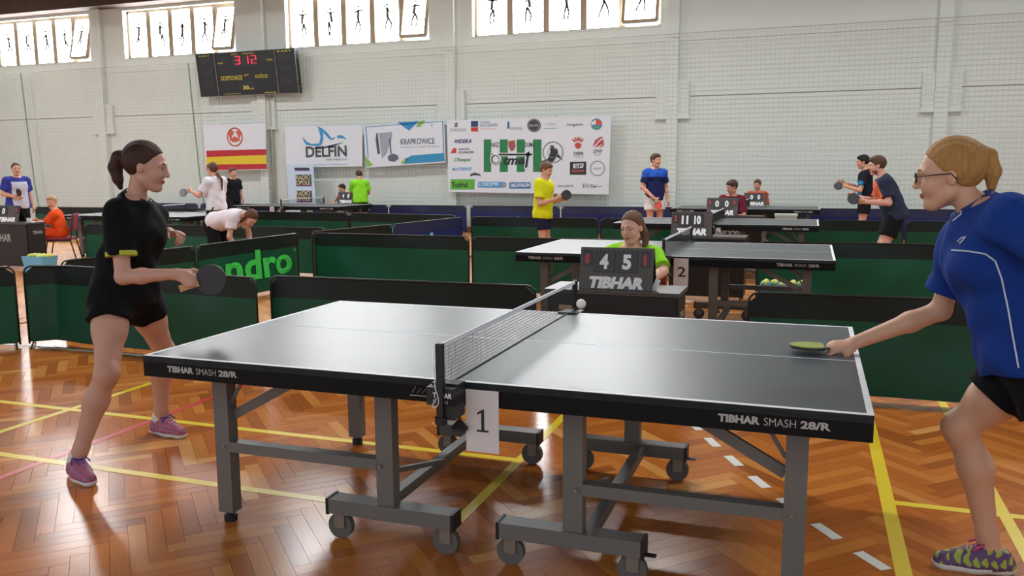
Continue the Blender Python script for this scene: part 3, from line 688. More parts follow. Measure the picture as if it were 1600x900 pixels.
# DELFIN
f_, c = board('advertising_banner', [(445, 197), (566, 196), (566, 260), (447, 262)], BY, 'white banner reading DELFIN with a blue fin emblem', 'banner')
wp(f_, c, BY, [(473, 214), (479, 221), (487, 225), (499, 224), (501, 214), (498, 202), (496, 197), (504, 201), (512, 208), (518, 216), (524, 214), (520, 219), (514, 217), (508, 210), (505, 207), (505, 219), (502, 227), (488, 228), (478, 226), (474, 219)], '#3a8fc4')
wp(f_, c, BY, [(526, 213), (530, 211), (536, 212), (542, 218), (535, 216), (528, 216)], '#3a8fc4'); wp(f_, c, BY, [(478, 231), (500, 231), (520, 226), (538, 222), (520, 229), (500, 233)], '#2a3550')
wt(f_, c, BY, 'DELFIN', 478, 246, 542, 229, '#4b4a4c', .03); wt(f_, c, BY, 'PARTNER S.A.', 509, 251, 543, 248, '#66666a'); wt(f_, c, BY, 'www.delfin.krapkowice.pl', 485, 259, 542, 256.5, '#5a9ac4')
# KRAPKOWICE
f_, c = board('advertising_banner', [(568, 197), (694, 187), (696, 254), (572, 262)], BY, 'white banner reading KRAPKOWICE with blue and green corners', 'banner')
for pl in ([(571, 198), (692, 189), (692, 190), (571, 199)], [(571, 198), (572.5, 198), (576, 246), (574.5, 246)], [(691, 189), (692.5, 189), (694, 240), (692.5, 240)]): wp(f_, c, BY, pl, '#3f8fc0')
wp(f_, c, BY, [(621, 191), (655, 189), (639, 204)], '#2f86bd'); wp(f_, c, BY, [(655, 189), (665, 188), (657, 198), (650, 198)], '#86b653'); wp(f_, c, BY, [(636, 247), (643, 243), (694, 239), (695, 252), (632, 256)], '#2f8cbc'); wp(f_, c, BY, [(626, 255), (633, 247), (638, 247), (632, 256)], '#86b653'); wp(f_, c, BY, [(571, 244), (583, 258), (573, 261)], '#86b653')
wp(f_, c, BY, [(588, 209), (590, 207), (594, 240), (590, 241), (587, 218)], '#4b5362'); wp(f_, c, BY, [(592, 208), (612, 206), (613, 214), (604, 240), (597, 248)], '#9aa1ac', lift=.003); wp(f_, c, BY, [(608, 217), (610, 216), (612, 240), (610, 240)], '#4b5362'); wp(f_, c, BY, [(606, 244), (613, 240), (621, 242), (623, 248), (616, 253), (607, 251)], '#5b6272', lift=.005)
wt(f_, c, BY, 'KRAPKOWICE', 626, 226, 679, 217, '#4a5a66', .01); wt(f_, c, BY, 'miasto nad Odra', 626, 231, 686, 228.5, '#8a96a0'); wt(f_, c, BY, '?', 674, 198, 676, 194, '#444455')
# roll-up
f_, c = board('roll_up_banner', [(447, 258), (489, 256), (494, 322), (452, 322)], 16.0, 'white roll-up banner reading RADIO OPOLE', 'banner', mat('rollup_vinyl', '#c3d3e6', .6))
for x0, y0, x1, y1 in ((460, 254+8, 483, 267), (462, 273, 486, 291), (463, 298, 487, 316)):
    wp(f_, c, 16.0, [(x0, y0), (x1, y0), (x1+1, y1), (x0+1, y1)], '#2c2c33'); wp(f_, c, 16.0, [(x0+1, y1-2), (x1+1, y1-2.5), (x1+1, y1), (x0+1, y1)], '#6b3c78', lift=.006)
for y in (281, 306): wt(f_, c, 15.99, 'RADIO', 463, y, 485, y-7, '#cfc79a', .02); wt(f_, c, 15.99, 'OPOLE', 463, y+8, 485, y+1, '#cfc79a', .02)
b_ = yp(452, 322, 16.0)-c; MB().bx(-.33, .33, -.09, .1, -c[2], -c[2]+.06).build('stand', M_steel, f_); MB().bar((0, .05, -c[2]), (0, .05, .9), .02, .02).build('pole', M_steel, f_)
mesh_obj('lower_sheet', [(b_[0], 0, 0), (b_[0]+.52, 0, 0), (b_[0]+.52, 0, -c[2]+.05), (b_[0], 0, -c[2]+.05)], [(3, 2, 1, 0)], MATS['rollup_vinyl'], f_)
# sponsor wall banner
f_, c = board('sponsor_banner', [(698, 188), (955, 181), (951, 304), (701, 300)], BY, 'large white sponsor banner with green stripes and many logos', 'banner')
A = (f_, c, BY)
for x0, x1 in ((756, 767.5), (781, 793.5), (807.5, 820), (833, 846)): wp(*A, [(x0, 218), (x1, 217.7), (x1, 268.5), (x0, 268.5)], '#1f7a45')
wt(*A, 'NASZ', 767, 230, 780, 222.5, '#33373a', .01, 0); wt(*A, 'DUMA', 820, 230, 835, 222.5, '#33373a', .01)
wp(*A, [(794, 221), (804, 219), (806, 228), (803, 235), (798, 236), (795, 230)], '#a05348')
for t_, lift in (('#e6e9ec', .005), ('#20282c', .008)):
    g = 1.2 if t_[1] == 'e' else 0
    wring(*A, 774.5, 249, 6.5+g*.4, .03 if g else .022, t_)
    wp(*A, [(768-g, 240-g), (832+g, 240-g), (832+g, 243+g), (768-g, 243+g)], t_, lift=lift); wp(*A, [(824-g, 238-g), (828+g, 236-g), (824+g, 262+g), (820-g, 262+g)], t_, lift=lift)
wt(f_, c, BY-.006, 'tme', 784, 258, 818, 245, '#20282c', .03, .12)
wring(*A, 864, 238, 15.5, .012, '#7d8a84'); wring(*A, 864, 238, 8, .006, '#9aa6a0')
wp(*A, [(860, 227), (865, 227), (866, 232), (871, 233), (872, 240), (880, 251), (870, 245), (865, 252), (858, 256), (847, 258), (846, 252), (856, 248), (860, 238)], '#26302d')
def hand_logo(cx, cy, s, col):
    wp(*A, [(cx-5*s, cy+2*s), (cx, cy-1*s), (cx+6*s, cy+2*s), (cx+4*s, cy+8*s), (cx, cy+10*s), (cx-4*s, cy+7*s)], col)
    for a in (-2.35, -1.95, -1.57, -1.2, -.8):
        x, y = math.cos(a), math.sin(a); wp(*A, [(cx+x*6*s-y*1.3*s, cy+3*s+y*6*s+x*1.3*s), (cx+x*12*s-y*1.2*s, cy+3*s+y*12*s+x*1.2*s), (cx+x*12*s+y*1.2*s, cy+3*s+y*12*s-x*1.2*s), (cx+x*6*s+y*1.3*s, cy+3*s+y*6*s-x*1.3*s)], col)
hand_logo(903, 223, 1., '#bf4a3a'); wt(*A, 'OSPR', 896, 243, 912, 237.5, '#454a52', .02); wt(*A, 'SPORTOWE', 897, 246.5, 912, 244.5, '#8d939a')
for pl in ([(926, 230), (930, 219), (938, 214), (943, 214), (936, 219), (931, 225)], [(930, 231), (936, 222), (943, 217), (942, 224), (936, 228)], [(936, 231), (941, 226), (944, 220), (943, 228)]): wp(*A, pl, '#b8443a')
wt(*A, 'ZPRP', 927, 239, 941, 234, '#454a52', .01); wt(*A, 'ZWIAZEK', 928, 243.5, 939, 241, '#99a0a8')
wp(*A, [(890.5, 253), (916, 252.5), (916, 273), (890.5, 273)], '#2b2a2f'); wp(*A, [(896, 256), (912, 255.5), (911, 262), (896, 263)], '#e6e6e8', lift=.006); wt(f_, c, BY-.006, 'SP', 898, 262, 910, 257, '#2b2a2f', .03); wp(*A, [(893, 265), (913, 265), (913, 269), (893, 269)], '#8d4a40', lift=.006)
wring(*A, 933.5, 263, 11, .010, '#8d939a'); wt(*A, 'SPORT', 927, 265, 940, 262, '#8d939a')
wp(*A, ring_poly(834.5, 196, 10.5), '#3a3a40'); wt(f_, c, BY-.006, 'MLYN', 828, 198, 841, 194.5, '#cfcfd2', 0); wring(f_, c, BY-.006, 834.5, 196, 8.5, .006, '#b9b9be')
wp(*A, ring_poly(932, 194, 9), '#3b83bb'); wp(f_, c, BY-.003, [(932, 186), (939, 189), (941, 195), (932, 195)], '#cf4a42'); wp(f_, c, BY-.003, [(924, 191), (931, 187), (931, 194), (924, 196)], '#e6e0c8'); wp(f_, c, BY-.003, [(926, 199), (934, 196), (938, 199), (932, 203)], '#5a9a58')
wp(*A, [(736, 189), (747, 189), (747, 198), (736, 198)], '#25406e'); wp(*A, [(736, 199), (747, 199), (747, 205.5), (736, 205.5)], '#c2382f'); wt(*A, 'GMINA', 750, 192.5, 766, 189.5, '#6f8aa8'); wt(*A, 'KLUCZBORK', 750, 198, 778, 193.5, '#7b93ac', .01); wp(*A, [(750, 201), (775, 200.6), (775, 201.6), (750, 202)], '#d8a8a0')
wt(*A, 'OTMUCHOW', 703, 206, 728, 201, '#8a9098'); wp(*A, [(711, 192), (715, 191), (715, 198), (710, 199)], '#7b6a70')
wp(*A, [(793, 192), (794.5, 189), (796, 192), (796, 201), (793, 201)], '#2f5d8a'); wt(*A, 'OPOLSKIE', 797, 203, 816, 199, '#6a86a6'); wt(*A, 'ODRA', 852, 196, 868, 192, '#a8bfb4'); wp(*A, [(850, 200), (870, 199.6), (870, 200.8), (850, 201.2)], '#8fb4a8')
wt(*A, 'Nogalski', 886, 198, 911, 193, '#6b5560', .01)
wt(*A, 'WIDEKA', 708, 224, 736, 218, '#2b3f78', .03, .1); wp(*A, [(704, 239), (709, 231), (713, 232), (713, 239)], '#c2382f'); wt(*A, 'DACH', 717, 235, 733, 231.5, '#555a60', .02); wt(*A, 'KLINKIER', 717, 240, 741, 236.5, '#555a60', .02)
wt(*A, 'Chespa', 707, 254, 733, 247, '#2f8a4a', .02, .15); wt(*A, 'MULTISERWIS', 707, 267, 737, 262, '#5f9fd0', .02); wp(*A, [(735, 272), (742, 269.5), (750, 272), (752, 276), (748, 274), (739, 274), (735, 276)], '#44484e')
wp(*A, [(704, 280), (742, 280), (741.5, 296), (704, 296)], '#5fae3f'); wt(f_, c, BY-.006, 'Todrut', 706, 293, 731, 284.5, '#23401f', .02)
wp(*A, [(747, 284), (787, 284), (787, 293.5), (747, 293)], '#4c97cc'); wt(f_, c, BY-.006, 'LYSKOMIK', 749, 291, 780, 285.5, '#dbe9f4', .02); wp(f_, c, BY-.003, ring_poly(787, 288.5, 4.4), '#8a98a0')
wp(*A, [(796, 285), (829, 285), (829, 294.5), (796, 294.5)], '#2a6aa6'); wt(f_, c, BY-.006, 'DECATHLON', 798, 292.5, 827, 287, '#e8eef4', .03)
wt(*A, 'RYAN', 834, 292.5, 865, 287.5, '#54585e', .01); wt(*A, 'kancelaria', 872, 292.5, 896, 288, '#6d7278'); wt(*A, 'Virtu', 908, 294, 930, 286.5, '#5a6066', 0, .1); wp(*A, [(926, 291), (941, 290.5), (941, 291.5), (926, 292)], '#9aa0a6')
for k in range(7): MB().cyl(yp(700+k*42, 186-k*1.1, BY), yp(700+k*42, 186-k*1.1, BY)+V3(0, -.01, 0), .012, 8).build('eyelet', M_fork, f_, off=c)
# electronic scoreboard
q = [yp(306, 84, 16.02), yp(461, 74, 16.02), yp(469, 146, 16.16), yp(313, 151, 16.16)]; c = (q[2]+q[3])/2
SB = empty('electronic_scoreboard', c, 0, 'black electronic scoreboard high on the far wall, red digits', 'scoreboard')
q = [p-c for p in q]; X = nrm(q[1]-q[0]); X = nrm(V3(X[0], 0, 0)); Wd = q[1][0]-q[0][0]; Hd = np.linalg.norm(q[0]-q[3]); U = nrm(V3(0, q[0][1]-q[3][1], q[0][2]-q[3][2])); Nn = nrm(np.cross(X, U))
o = V3(-Wd/2, 0, 0); F = lambda a, b, e=0.: o+X*a*Wd+U*b*Hd+Nn*e
bd = MB().box(F(.5, .5, -.075), (Wd, .15, Hd), (X, -Nn, U)).build('housing', mat('sb_black', '#16191c', .45), SB)
fr = MB()
for a in (.001, .999): fr.bar(F(a, 0, .006), F(a, 1, .006), .012, .014, up=Nn)
for b in (.002, .998): fr.bar(F(0, b, .006), F(1, b, .006), .012, .03, up=Nn)
for a in (.195, .805): fr.bar(F(a, 0, .006), F(a, 1, .006), .012, .03, up=Nn)
fr.build('frame', mat('sb_frame', '#8d8a84', .4), SB)
M_sbp = mat('sb_panel', '#23272b', .5)
for a, b, w_, h_ in ((.10, .83, .12, .14), (.10, .56, .12, .14), (.10, .28, .12, .14), (.90, .83, .12, .14), (.90, .56, .12, .14), (.90, .28, .12, .14), (.5, .8, .26, .25), (.3, .8, .1, .12), (.7, .8, .1, .12), (.5, .2, .16, .2)):
    MB().box(F(a, b, .002), (Wd*w_, .006, Hd*h_), (X, -Nn, U)).build('digit_window', M_sbp, SB)
M_led = mat('led_red', '#ff2a3c', .4, emit=3.5)
SEG = {'3': 'abgcd', '1': 'bc', '2': 'abged'}
def seven(ch, a0, b0, w_, h_):
    pts = dict(a=((0, 1), (1, 1)), b=((1, 1), (1, .5)), c=((1, .5), (1, 0)), d=((0, 0), (1, 0)), e=((0, .5), (0, 0)), f=((0, 1), (0, .5)), g=((0, .5), (1, .5))); m_ = MB()
    for s in SEG[ch]: (x0, y0), (x1, y1) = pts[s]; m_.bar(F(a0+x0*w_, b0+y0*h_, .012), F(a0+x1*w_, b0+y1*h_, .012), .006, .032, up=Nn)
    m_.build('digit', M_led, SB)
seven('3', .405, .72, .045, .17); seven('1', .49, .72, .045, .17); seven('2', .57, .72, .045, .17)
def st(t, a0, b0, a1, b1, bold=.01): text(t, F(a0, b0, .008), F(a1, b0)-F(a0, b0), F(a0, b1)-F(a0, b0), mat('sb_yellow', '#c9b23c', .5, emit=.25), SB, bold)
st('GOSPODARZE', .235, .36, .455, .46, 0); st('GO\u015aCIE', .585, .38, .71, .48, 0); st('SET', .475, .44, .525, .48, 0); st('30', .45, .13, .51, .22, .02); st('sek', .515, .13, .56, .17, 0); st('FAUL', .225, .74, .28, .78, 0); st('FAUL', .72, .76, .78, .8, 0)
st('CZAS', .37, .93, .43, .96, 0); st('PERIOD', .48, .93, .60, .96, 0); st('KARY', .04, .93, .15, .96, 0); st('KARY', .83, .93, .97, .97, 0); st('www.tablice.pl', .25, .03, .42, .06, 0); st('elektronika', .66, .03, .78, .06, 0)
for a in (.25, .75): MB().bar(F(a, .5, -.15), F(a, .5, -.15)+V3(0, .28, 0), .05, .05).build('bracket', M_steel, SB)
# ------------------------------------------------------------------ people
def skin_mat(name, c):
    m = mat('skin_'+name, c, .5, .05, 14, .08, 90); b = m.node_tree.nodes['Principled BSDF']
    b.inputs['Subsurface Weight'].default_value = .12; b.inputs['Subsurface Radius'].default_value = (.012, .005, .003); b.inputs['Subsurface Scale'].default_value = 1.
    return m
M_eye = mat('eye_white', '#d8d3cc', .3); M_iris = mat('iris', '#3a2c22', .3); M_lip = mat('lip', '#a85a50', .45)
def rotv(v, ax, a):
    ax = nrm(ax); v = np.asarray(v, float); return v*math.cos(a)+np.cross(ax, v)*math.sin(a)+ax*(ax@v)*(1-math.cos(a))
def hand(S, w, d, n, t, s, curl, spread=0., thumb=(.55, .65, .3)):
    """palm and five fingers: w wrist, d towards the fingers, n out of the palm, t towards the thumb"""
    d = nrm(d); n = nrm(n-d*(n@d)); t = nrm(t-d*(t@d)-n*(t@n)); tips = []
    S.cone(w+d*.012*s, w+d*.078*s, .026*s, .036*s, k=.02*s, flat=(n, .5))
    S.cone(w+d*.025*s+t*.018*s+n*.008*s, w+d*.06*s+t*.022*s+n*.008*s, .016*s, k=.015*s)
    for i, (L, r) in enumerate(((.072, .0088), (.080, .0092), (.074, .0088), (.058, .0078))):
        p = w+d*(.080-.004*abs(i-1))*s+t*(.029-.0195*i)*s; a = 0; dd = nrm(d+t*spread*(1.5-i)*.1)
        c = curl[i] if hasattr(curl, '__len__') else curl
        for fr, ba, rr in ((.44, .75, 1.), (.31, 1.05, .93), (.25, .7, .82)):
            a += c*ba; q = p+(dd*math.cos(a)+n*math.sin(a))*L*fr*s; S.cone(p, q, r*rr*s, r*rr*.94*s, k=.006*s); p = q
        tips.append(p)
    p = w+d*.028*s+t*.026*s+n*.010*s; q = p+nrm(d*thumb[0]+t*thumb[1]+n*thumb[2])*.042*s; S.cone(p, q, .0125*s, .0105*s, k=.014*s)
    e = q+nrm(d*.85+t*(thumb[1]-.45)+n*(thumb[2]+.25))*.032*s; S.cone(q, e, .0102*s, .008*s, k=.006*s)
    return tips
def template(h=1.7):
    s = h/1.7; J = dict(pelvis=(0, 0, .93), neck=(0, 0, 1.425), head=(.03, 0, 1.59))
    for q, n in ((1, 'L'), (-1, 'R')):
        J.update({'sh'+n: (0, q*.175, 1.375), 'el'+n: (-.02, q*.235, 1.10), 'wr'+n: (.05, q*.25, .865), 'hip'+n: (0, q*.09, .90), 'kn'+n: (.03, q*.10, .50), 'an'+n: (0, q*.105, .085)})
    return {k: V3(*v)*s for k, v in J.items()}
def place(J, x, y, heading, z=0.):
    c, s = math.cos(heading), math.sin(heading); R = np.array([[c, -s, 0], [s, c, 0], [0, 0, 1]])
    return {k: (R@v+V3(x, y, z)) for k, v in J.items()}
def person(J, label, s=1., h=.012, fem=False, skin='a', skinc='#d0977c', face=None, up=None, hair='short', hairc='#4a3424', tail=None, shirt=None, legs=None, shoe=('#444448', '#d8d8d8'), hands={}, toe=None, stocky=1., eyes=True, root_z=0., hh=None, group='people in the hall', lace=None, sock=None):
    J = {k: np.asarray(v, float) for k, v in J.items()}
    base = V3((J['anL'][0]+J['anR'][0])/2, (J['anL'][1]+J['anR'][1])/2, root_z); R_ = empty('person', base, 0, label, 'person', group)
    SK = skin_mat(skin, skinc); st = s*stocky
    U = nrm(J['neck']-J['pelvis']); LT = J['shL']-J['shR']; LT = nrm(LT-U*(LT@U)); FW = np.cross(LT, U); ax = (FW, LT, U); TL_ = np.linalg.norm(J['neck']-J['pelvis'])
    HPL = J['hipL']-J['hipR']; HPL = nrm(HPL-U*(HPL@U)); HF = np.cross(HPL, U); hax = (HF, HPL, U)
    at = lambda f: J['pelvis']+U*TL_*f
    hips = .165 if fem else .155; wst = .125 if fem else .14; ch = .145 if fem else .16
    torso = [(at(-.02), hax, (.108*st, hips*st, .115*s)), (at(.20), hax, (.098*st, (wst+.012)*st, .12*s)), (at(.40), ax, (.096*st, wst*st, .14*s)), (at(.70)+FW*.005*s, ax, (.108*st, ch*st, .155*s))]
    if fem: bust = [(at(.66)+FW*.075*s+LT*q*.065*s, ax, (.055*s, .062*s, .062*s)) for q in (-1, 1)]
    else: bust = [(at(.78)+FW*.055*s+LT*q*.065*s, ax, (.05*s, .075*s, .065*s)) for q in (-1, 1)]
    def torso_into(S, g, top=True):
        for c, a, r in torso+bust: S.ell(c, a, V3(*r)+g, k=.07*s)
        S.cone(J['shL']-U*.012*s-LT*.01*s, J['shR']-U*.012*s+LT*.01*s, .052*s+g, k=.06*s)
        if top: S.cone(J['neck']-U*.05*s, (J['shL']+J['shR'])/2+(J['neck']-(J['shL']+J['shR'])/2)*.8, .06*s+g*.8, .05*s+g*.6, k=.06*s)
        for q in 'LR': S.cone(J['neck']+U*.0*s+LT*(.04 if q == 'L' else -.04)*s, J['sh'+q]+U*.0*s, .036*s+g, .04*s+g, k=.05*s)
    # head frame
    f = nrm(face if face is not None else FW); u = nrm(up if up is not None else (U*.4+V3(0, 0, .6))); u = nrm(u-f*(u@f)); l = np.cross(u, f); hx = (f, l, u); c = J['head']
    hp = lambda a, b, e: c+(f*a+l*b+u*e)*s
    B = Solid(); torso_into(B, 0)
    nr = .043 if fem else .052
    B.cone(J['neck']-U*.03*s, c-u*.045*s-f*.028*s, (nr+.004)*s*min(stocky, 1.1), nr*s, k=.03*s)
    B.ell(hp(-.012, 0, .030), hx, V3(.097, .075, .088)*s, k=.02*s)
    B.ell(hp(.030, 0, -.028), hx, V3(.057, .055, .080)*s, k=.028*s)
    B.ell(hp(.064, 0, -.096), hx, V3(.021, .022, .018)*s, k=.028*s)
    for q in (-1, 1):
        B.ell(hp(.056, q*.034, -.030), hx, V3(.025, .022, .026)*s, k=.024*s)
        B.cone(hp(-.004, q*.049, -.060), hp(.048, q*.022, -.096), .016*s, .014*s, k=.026*s)
        B.ell(hp(.096, q*.031, .006), hx, V3(.018, .017, .012)*s, k=.014*s, op='sub')
        B.cone(hp(.082, q*.010, .026), hp(.070, q*.048, .024), .009*s, .008*s, k=.016*s)
        B.ell(hp(.073, q*.031, .0155), hx, V3(.011, .016, .0055)*s, k=.005*s); B.ell(hp(.072, q*.031, -.005), hx, V3(.010, .015, .005)*s, k=.005*s)
        B.ell(hp(-.014, q*.074, -.004), (nrm(f+l*q*-.35), nrm(l+f*q*.35), u), V3(.016, .0075, .028)*s, k=.006*s)
        B.ell(hp(.099, q*.0115, -.028), hx, V3(.010, .0075, .008)*s, k=.008*s)
    B.cone(hp(.087, 0, .020), hp(.107, 0, -.022), .0075*s, .0095*s, k=.014*s)
    B.ell(hp(.0865, 0, -.054), hx, V3(.0085, .022, .0055)*s, k=.006*s); B.ell(hp(.084, 0, -.065), hx, V3(.009, .019, .0068)*s, k=.006*s)
    # limbs
    for q in 'LR':
        sg = 1 if q == 'L' else -1; a, e, w = J['sh'+q], J['el'+q], J['wr'+q]
        B.cone(a-U*.01*s, a+(e-a)*.35, .05*st, .045*st, k=.04*s); B.cone(a+(e-a)*.3, e, .044*st, .036*st, k=.03*s); B.cone(e, e+(w-e)*.35, .036*st, .038*st, k=.02*s); B.cone(e+(w-e)*.35, w, .037*st, .0255*st, k=.02*s)
        hs = hands.get(q, {}); d = hs.get('d', nrm(w-e)); n = hs.get('n', -LT*sg); t = hs.get('t', np.cross(d, n)*(-sg))
        hand(B, w, V3(*d), V3(*n), V3(*t), s*hs.get('s', 1.), hs.get('curl', .35), thumb=hs.get('thumb', (.6, .55, .3)))
        p, k_, an = J['hip'+q], J['kn'+q], J['an'+q]
        B.cone(p-U*.0*s, p+(k_-p)*.45, .088*st, .078*st, k=.06*s); B.cone(p+(k_-p)*.4, k_, .078*st, .054*st, k=.04*s)
        td = V3(*(toe[q] if toe else HF)); td = nrm(V3(td[0], td[1], 0)); cb = k_+(an-k_)*.32-td*.018*s
        B.ell(k_+td*.012*s, (td, np.cross(V3(0, 0, 1), td), V3(0, 0, 1)), V3(.045, .048, .055)*s, k=.03*s)
        B.cone(k_, cb, .05*st, .056*st, k=.03*s); B.cone(cb, an+(k_-an)*.12, .055*st, .035*s, k=.04*s); B.cone(an+(k_-an)*.15, an, .035*s, .036*s, k=.02*s)
        z0 = an[2]-.085*s; B.cone(V3(an[0], an[1], z0+.05*s)-td*.03*s, V3(an[0], an[1], z0+.035*s)+td*.13*s, .033*s, .024*s, k=.03*s)
    lipc = hp(.090, 0, -.0595)
    def bodypaint(P):
        q = (P-lipc)@np.array(hx).T; m = (np.abs(q[:, 1]) < .023*s) & (np.abs(q[:, 2]) < (.0115-.006*(np.abs(q[:, 1])/(.023*s)))*s) & (np.abs(q[:, 0]) < .025*s); return m.astype(np.int32)
    B.build('body', h, [SK, M_lip], R_, base, bodypaint)
    if eyes:
        for q in (-1, 1):
            ec = hp(.0705, q*.031, .0055); v = MB().ball(ec, .0112*s, 14, 10); P = np.array(v.v); fc = np.array([P[list(k)].mean(0) for k in v.f])-ec
            o = mesh_obj('eye', v.v, v.f, [M_eye, M_iris], R_, True, base, ((fc@nrm(f-u*.15))/np.linalg.norm(fc, axis=1) > .74).astype(np.int32))
            MB().tube([hp(.0915, q*.012, .027), hp(.0885, q*.028, .032), hp(.078, q*.046, .028)], [.003*s, .0036*s, .002*s], 6).build('eyebrow', mat('brow_'+hairc, hairc, .8), R_, True, base)
    # hair
    M_hair = mat('hair_'+hairc, hairc, .55, .45, 90, .5, 160, stretch=(1, 1, .2), spec=.25); H_ = Solid(); g = {'short': .012, 'tied': .010, 'long': .013, 'buzz': .006}[hair]
    H_.ell(hp(-.022, 0, .038), hx, V3(.099+g*.5, .0775+g*.45, .091+g*.8)*s, k=.01*s)
    if hair == 'short': H_.ell(hp(.03, 0, .088), hx, V3(.062, .06, .034)*s, k=.03*s)
    lim, low = (.010, -.05) if hair in ('short', 'buzz') else (-.011, -.045)
    H_.clip(c+(nrm(f*.75-u*.66))*lim*s*1.1+nrm(f*.75-u*.66)*.006*s, f*.75-u*.66); H_.clip(hp(0, 0, low-.02), -u)
    for q in (-1, 1): H_.ell(hp(-.002, q*.088, -.012), hx, V3(.024, .03, .034)*s, k=.008*s, op='sub')
    if hair == 'long':
        for q in (-1, 1): H_.cone(hp(-.02, q*.078, .0), hp(-.01, q*.085, -.12), .022*s, .018*s, k=.02*s)
        H_.cone(hp(-.075, 0, .0), hp(-.075, 0, -.15), .045*s, .04*s, k=.03*s, flat=(f, .6))
    if tail is not None:
        P = [V3(*p) for p in tail[0]]; r = tail[1]
        for i in range(len(P)-1): H_.cone(P[i], P[i+1], r[i]*s, r[i+1]*s, k=.008*s)
    H_.fold(lambda p: .0012*np.sin((p@l)*260/s+3*np.sin((p@u)*14)))
    H_.build('hair', hh or max(h*.8, .005), M_hair, R_, base)
    # shirt
    if shirt:
        S = Solid(); g = shirt.get('g', .014)*s; torso_into(S, g); hem = shirt.get('hem', -.14)
        S.ell(at(hem*.55), hax, V3(.112*st+g, (hips+.005)*st+g, .15*s), k=.06*s)
        S.cone(at(.35), at(hem-.05), .102*st+g, .106*st+g, k=.05*s, flat=(HPL, 1.42))
        S.clip(at(hem), -U)
        nb = J['neck']+U*.028*s; S.clip(nb, nrm(U+FW*.3))
        for q in 'LR':
            a, e = J['sh'+q], J['el'+q]; sl = shirt.get('sleeve', .62); d = nrm(e-a); b = a+(e-a)*sl
            S.cone(a-U*.008*s, b+d*.03*s, .056*st+g*.8, .058*st+g*.9, k=.04*s, caps=[(b, d)])
            if shirt.get('cuff'):
                CU_ = Solid(); CU_.cone(b-d*.022*s, b+d*.03*s, .0605*st+g*.9, .0605*st+g*.9, caps=[(b+d*.005*s, d), (b-d*.02*s, -d)]); CU_.build('cuff', .005, mat('cuff_'+shirt['cuff'], shirt['cuff'], .7), R_, base)
        fa = shirt.get('fold', .004)*s
        S.fold(lambda p: fa*(np.sin((p@U)*38/s+3*np.sin((p@LT)*14))*.6+np.sin((p@LT)*30/s+(p@U)*24+2*np.sin((p@FW)*17))*.6))
        cols = shirt['c'] if isinstance(shirt['c'], (list, tuple)) else [shirt['c']]
        ms = [mat('shirt_'+k, k, .85, .06, 12, .25, 45, spec=.2) for k in cols]
        pf = (lambda P: shirt['paint']((P-J['pelvis'])@np.array(ax).T/s, P)) if 'paint' in shirt else None
        so = S.build('shirt', h, ms, R_, base, pf)
        if shirt.get('collar'):
            C_ = Solid(); nn = nrm(U+FW*.35); cc = J['neck']+U*.016*s+FW*.004*s
            C_.cone(cc-nn*.03*s, cc+nn*.028*s, .088*s, .062*s, caps=[(cc+nn*.024*s, nn), (cc-nn*.028*s, -nn)]); C_.cone(cc-nn*.04*s, cc+nn*.05*s, .058*s, .054*s, op='sub', k=.002)
            C_.ell(cc+FW*.07*s-U*.0*s, ax, V3(.03, .016, .05)*s, op='sub', k=.004); C_.build('collar', .005, mat('collar_'+shirt['collar'], shirt['collar'], .7), R_, base)
    # shorts / trousers
    if legs:
        S = Solid(); g = legs.get('g', .014)*s; ln = legs.get('len', .5)
        S.ell(at(-.02), hax, V3(.108*st+g, hips*st+g, .12*s), k=.05*s); S.ell(at(.12), hax, V3(.10*st+g, (wst+.02)*st+g, .08*s), k=.05*s)
        for q in 'LR':
            p, k_, an = J['hip'+q], J['kn'+q], J['an'+q]
            if ln <= 1:
                b = p+(k_-p)*ln; d = nrm(k_-p); fl = legs.get('flare', .012)*s
                S.cone(p, b+d*.05*s, .094*st+g, .080*st+g+fl, k=.05*s, caps=[(b, d)])
            else:
                S.cone(p, k_, .09*st+g, .062*st+g, k=.05*s); b = k_+(an-k_)*.93; S.cone(k_, b, .062*st+g, .05*st+g, k=.03*s)
        S.fold(lambda p: .0035*s*np.sin((p@LT)*40/s+(p@U)*30+2*np.sin((p@FW)*20)))
        S.build('shorts' if ln <= 1 else 'trousers', h, mat('legwear_'+legs['c'], legs['c'], .85, .06, 12, .2, 45, spec=.2), R_, base)
    # shoes
    for q in 'LR':
        an = J['an'+q]; td = V3(*(toe[q] if toe else HF)); td = nrm(V3(td[0], td[1], 0)); sd = np.cross(V3(0, 0, 1), td); z0 = an[2]-.085*s
        A = V3(an[0], an[1], z0); Z = V3(0, 0, 1)
        def shape(S, g, zz):
            S.cone(A-td*.045*s+Z*.035*s, A+td*.06*s+Z*.035*s, .036*s+g, .038*s+g, k=.03*s); S.cone(A+td*.06*s+Z*.032*s, A+td*.155*s+Z*.028*s+sd*(-.006 if q == 'L' else .006)*s, .040*s+g, .031*s+g, k=.03*s)
        S = Solid(); shape(S, .004*s, 0); S.cone(A+Z*.05*s-td*.012*s, A+Z*.098*s-td*.02*s, .042*s, .041*s, k=.03*s, caps=[(A+Z*.1*s, nrm(Z-td*.3))]); S.cone(A+Z*.072*s+td*.03*s, A+Z*.042*s+td*.11*s, .03*s, .022*s, k=.03*s)
        S.clip(A+Z*.018*s, -Z); cs = shoe[0] if isinstance(shoe[0], (list, tuple)) else [shoe[0]]
        pf = None
        if len(cs) > 1: pf = lambda P: ((np.sin((P@td)*210/s+1.5*np.sin((P@Z)*90/s))+np.sin((P@sd)*190/s+(P@Z)*170/s)) > .2).astype(np.int32)
        up_ = S.build('shoe', min(h, .008), [mat('shoe_'+k, k, .6, .25, 120) for k in cs], R_, base, pf)
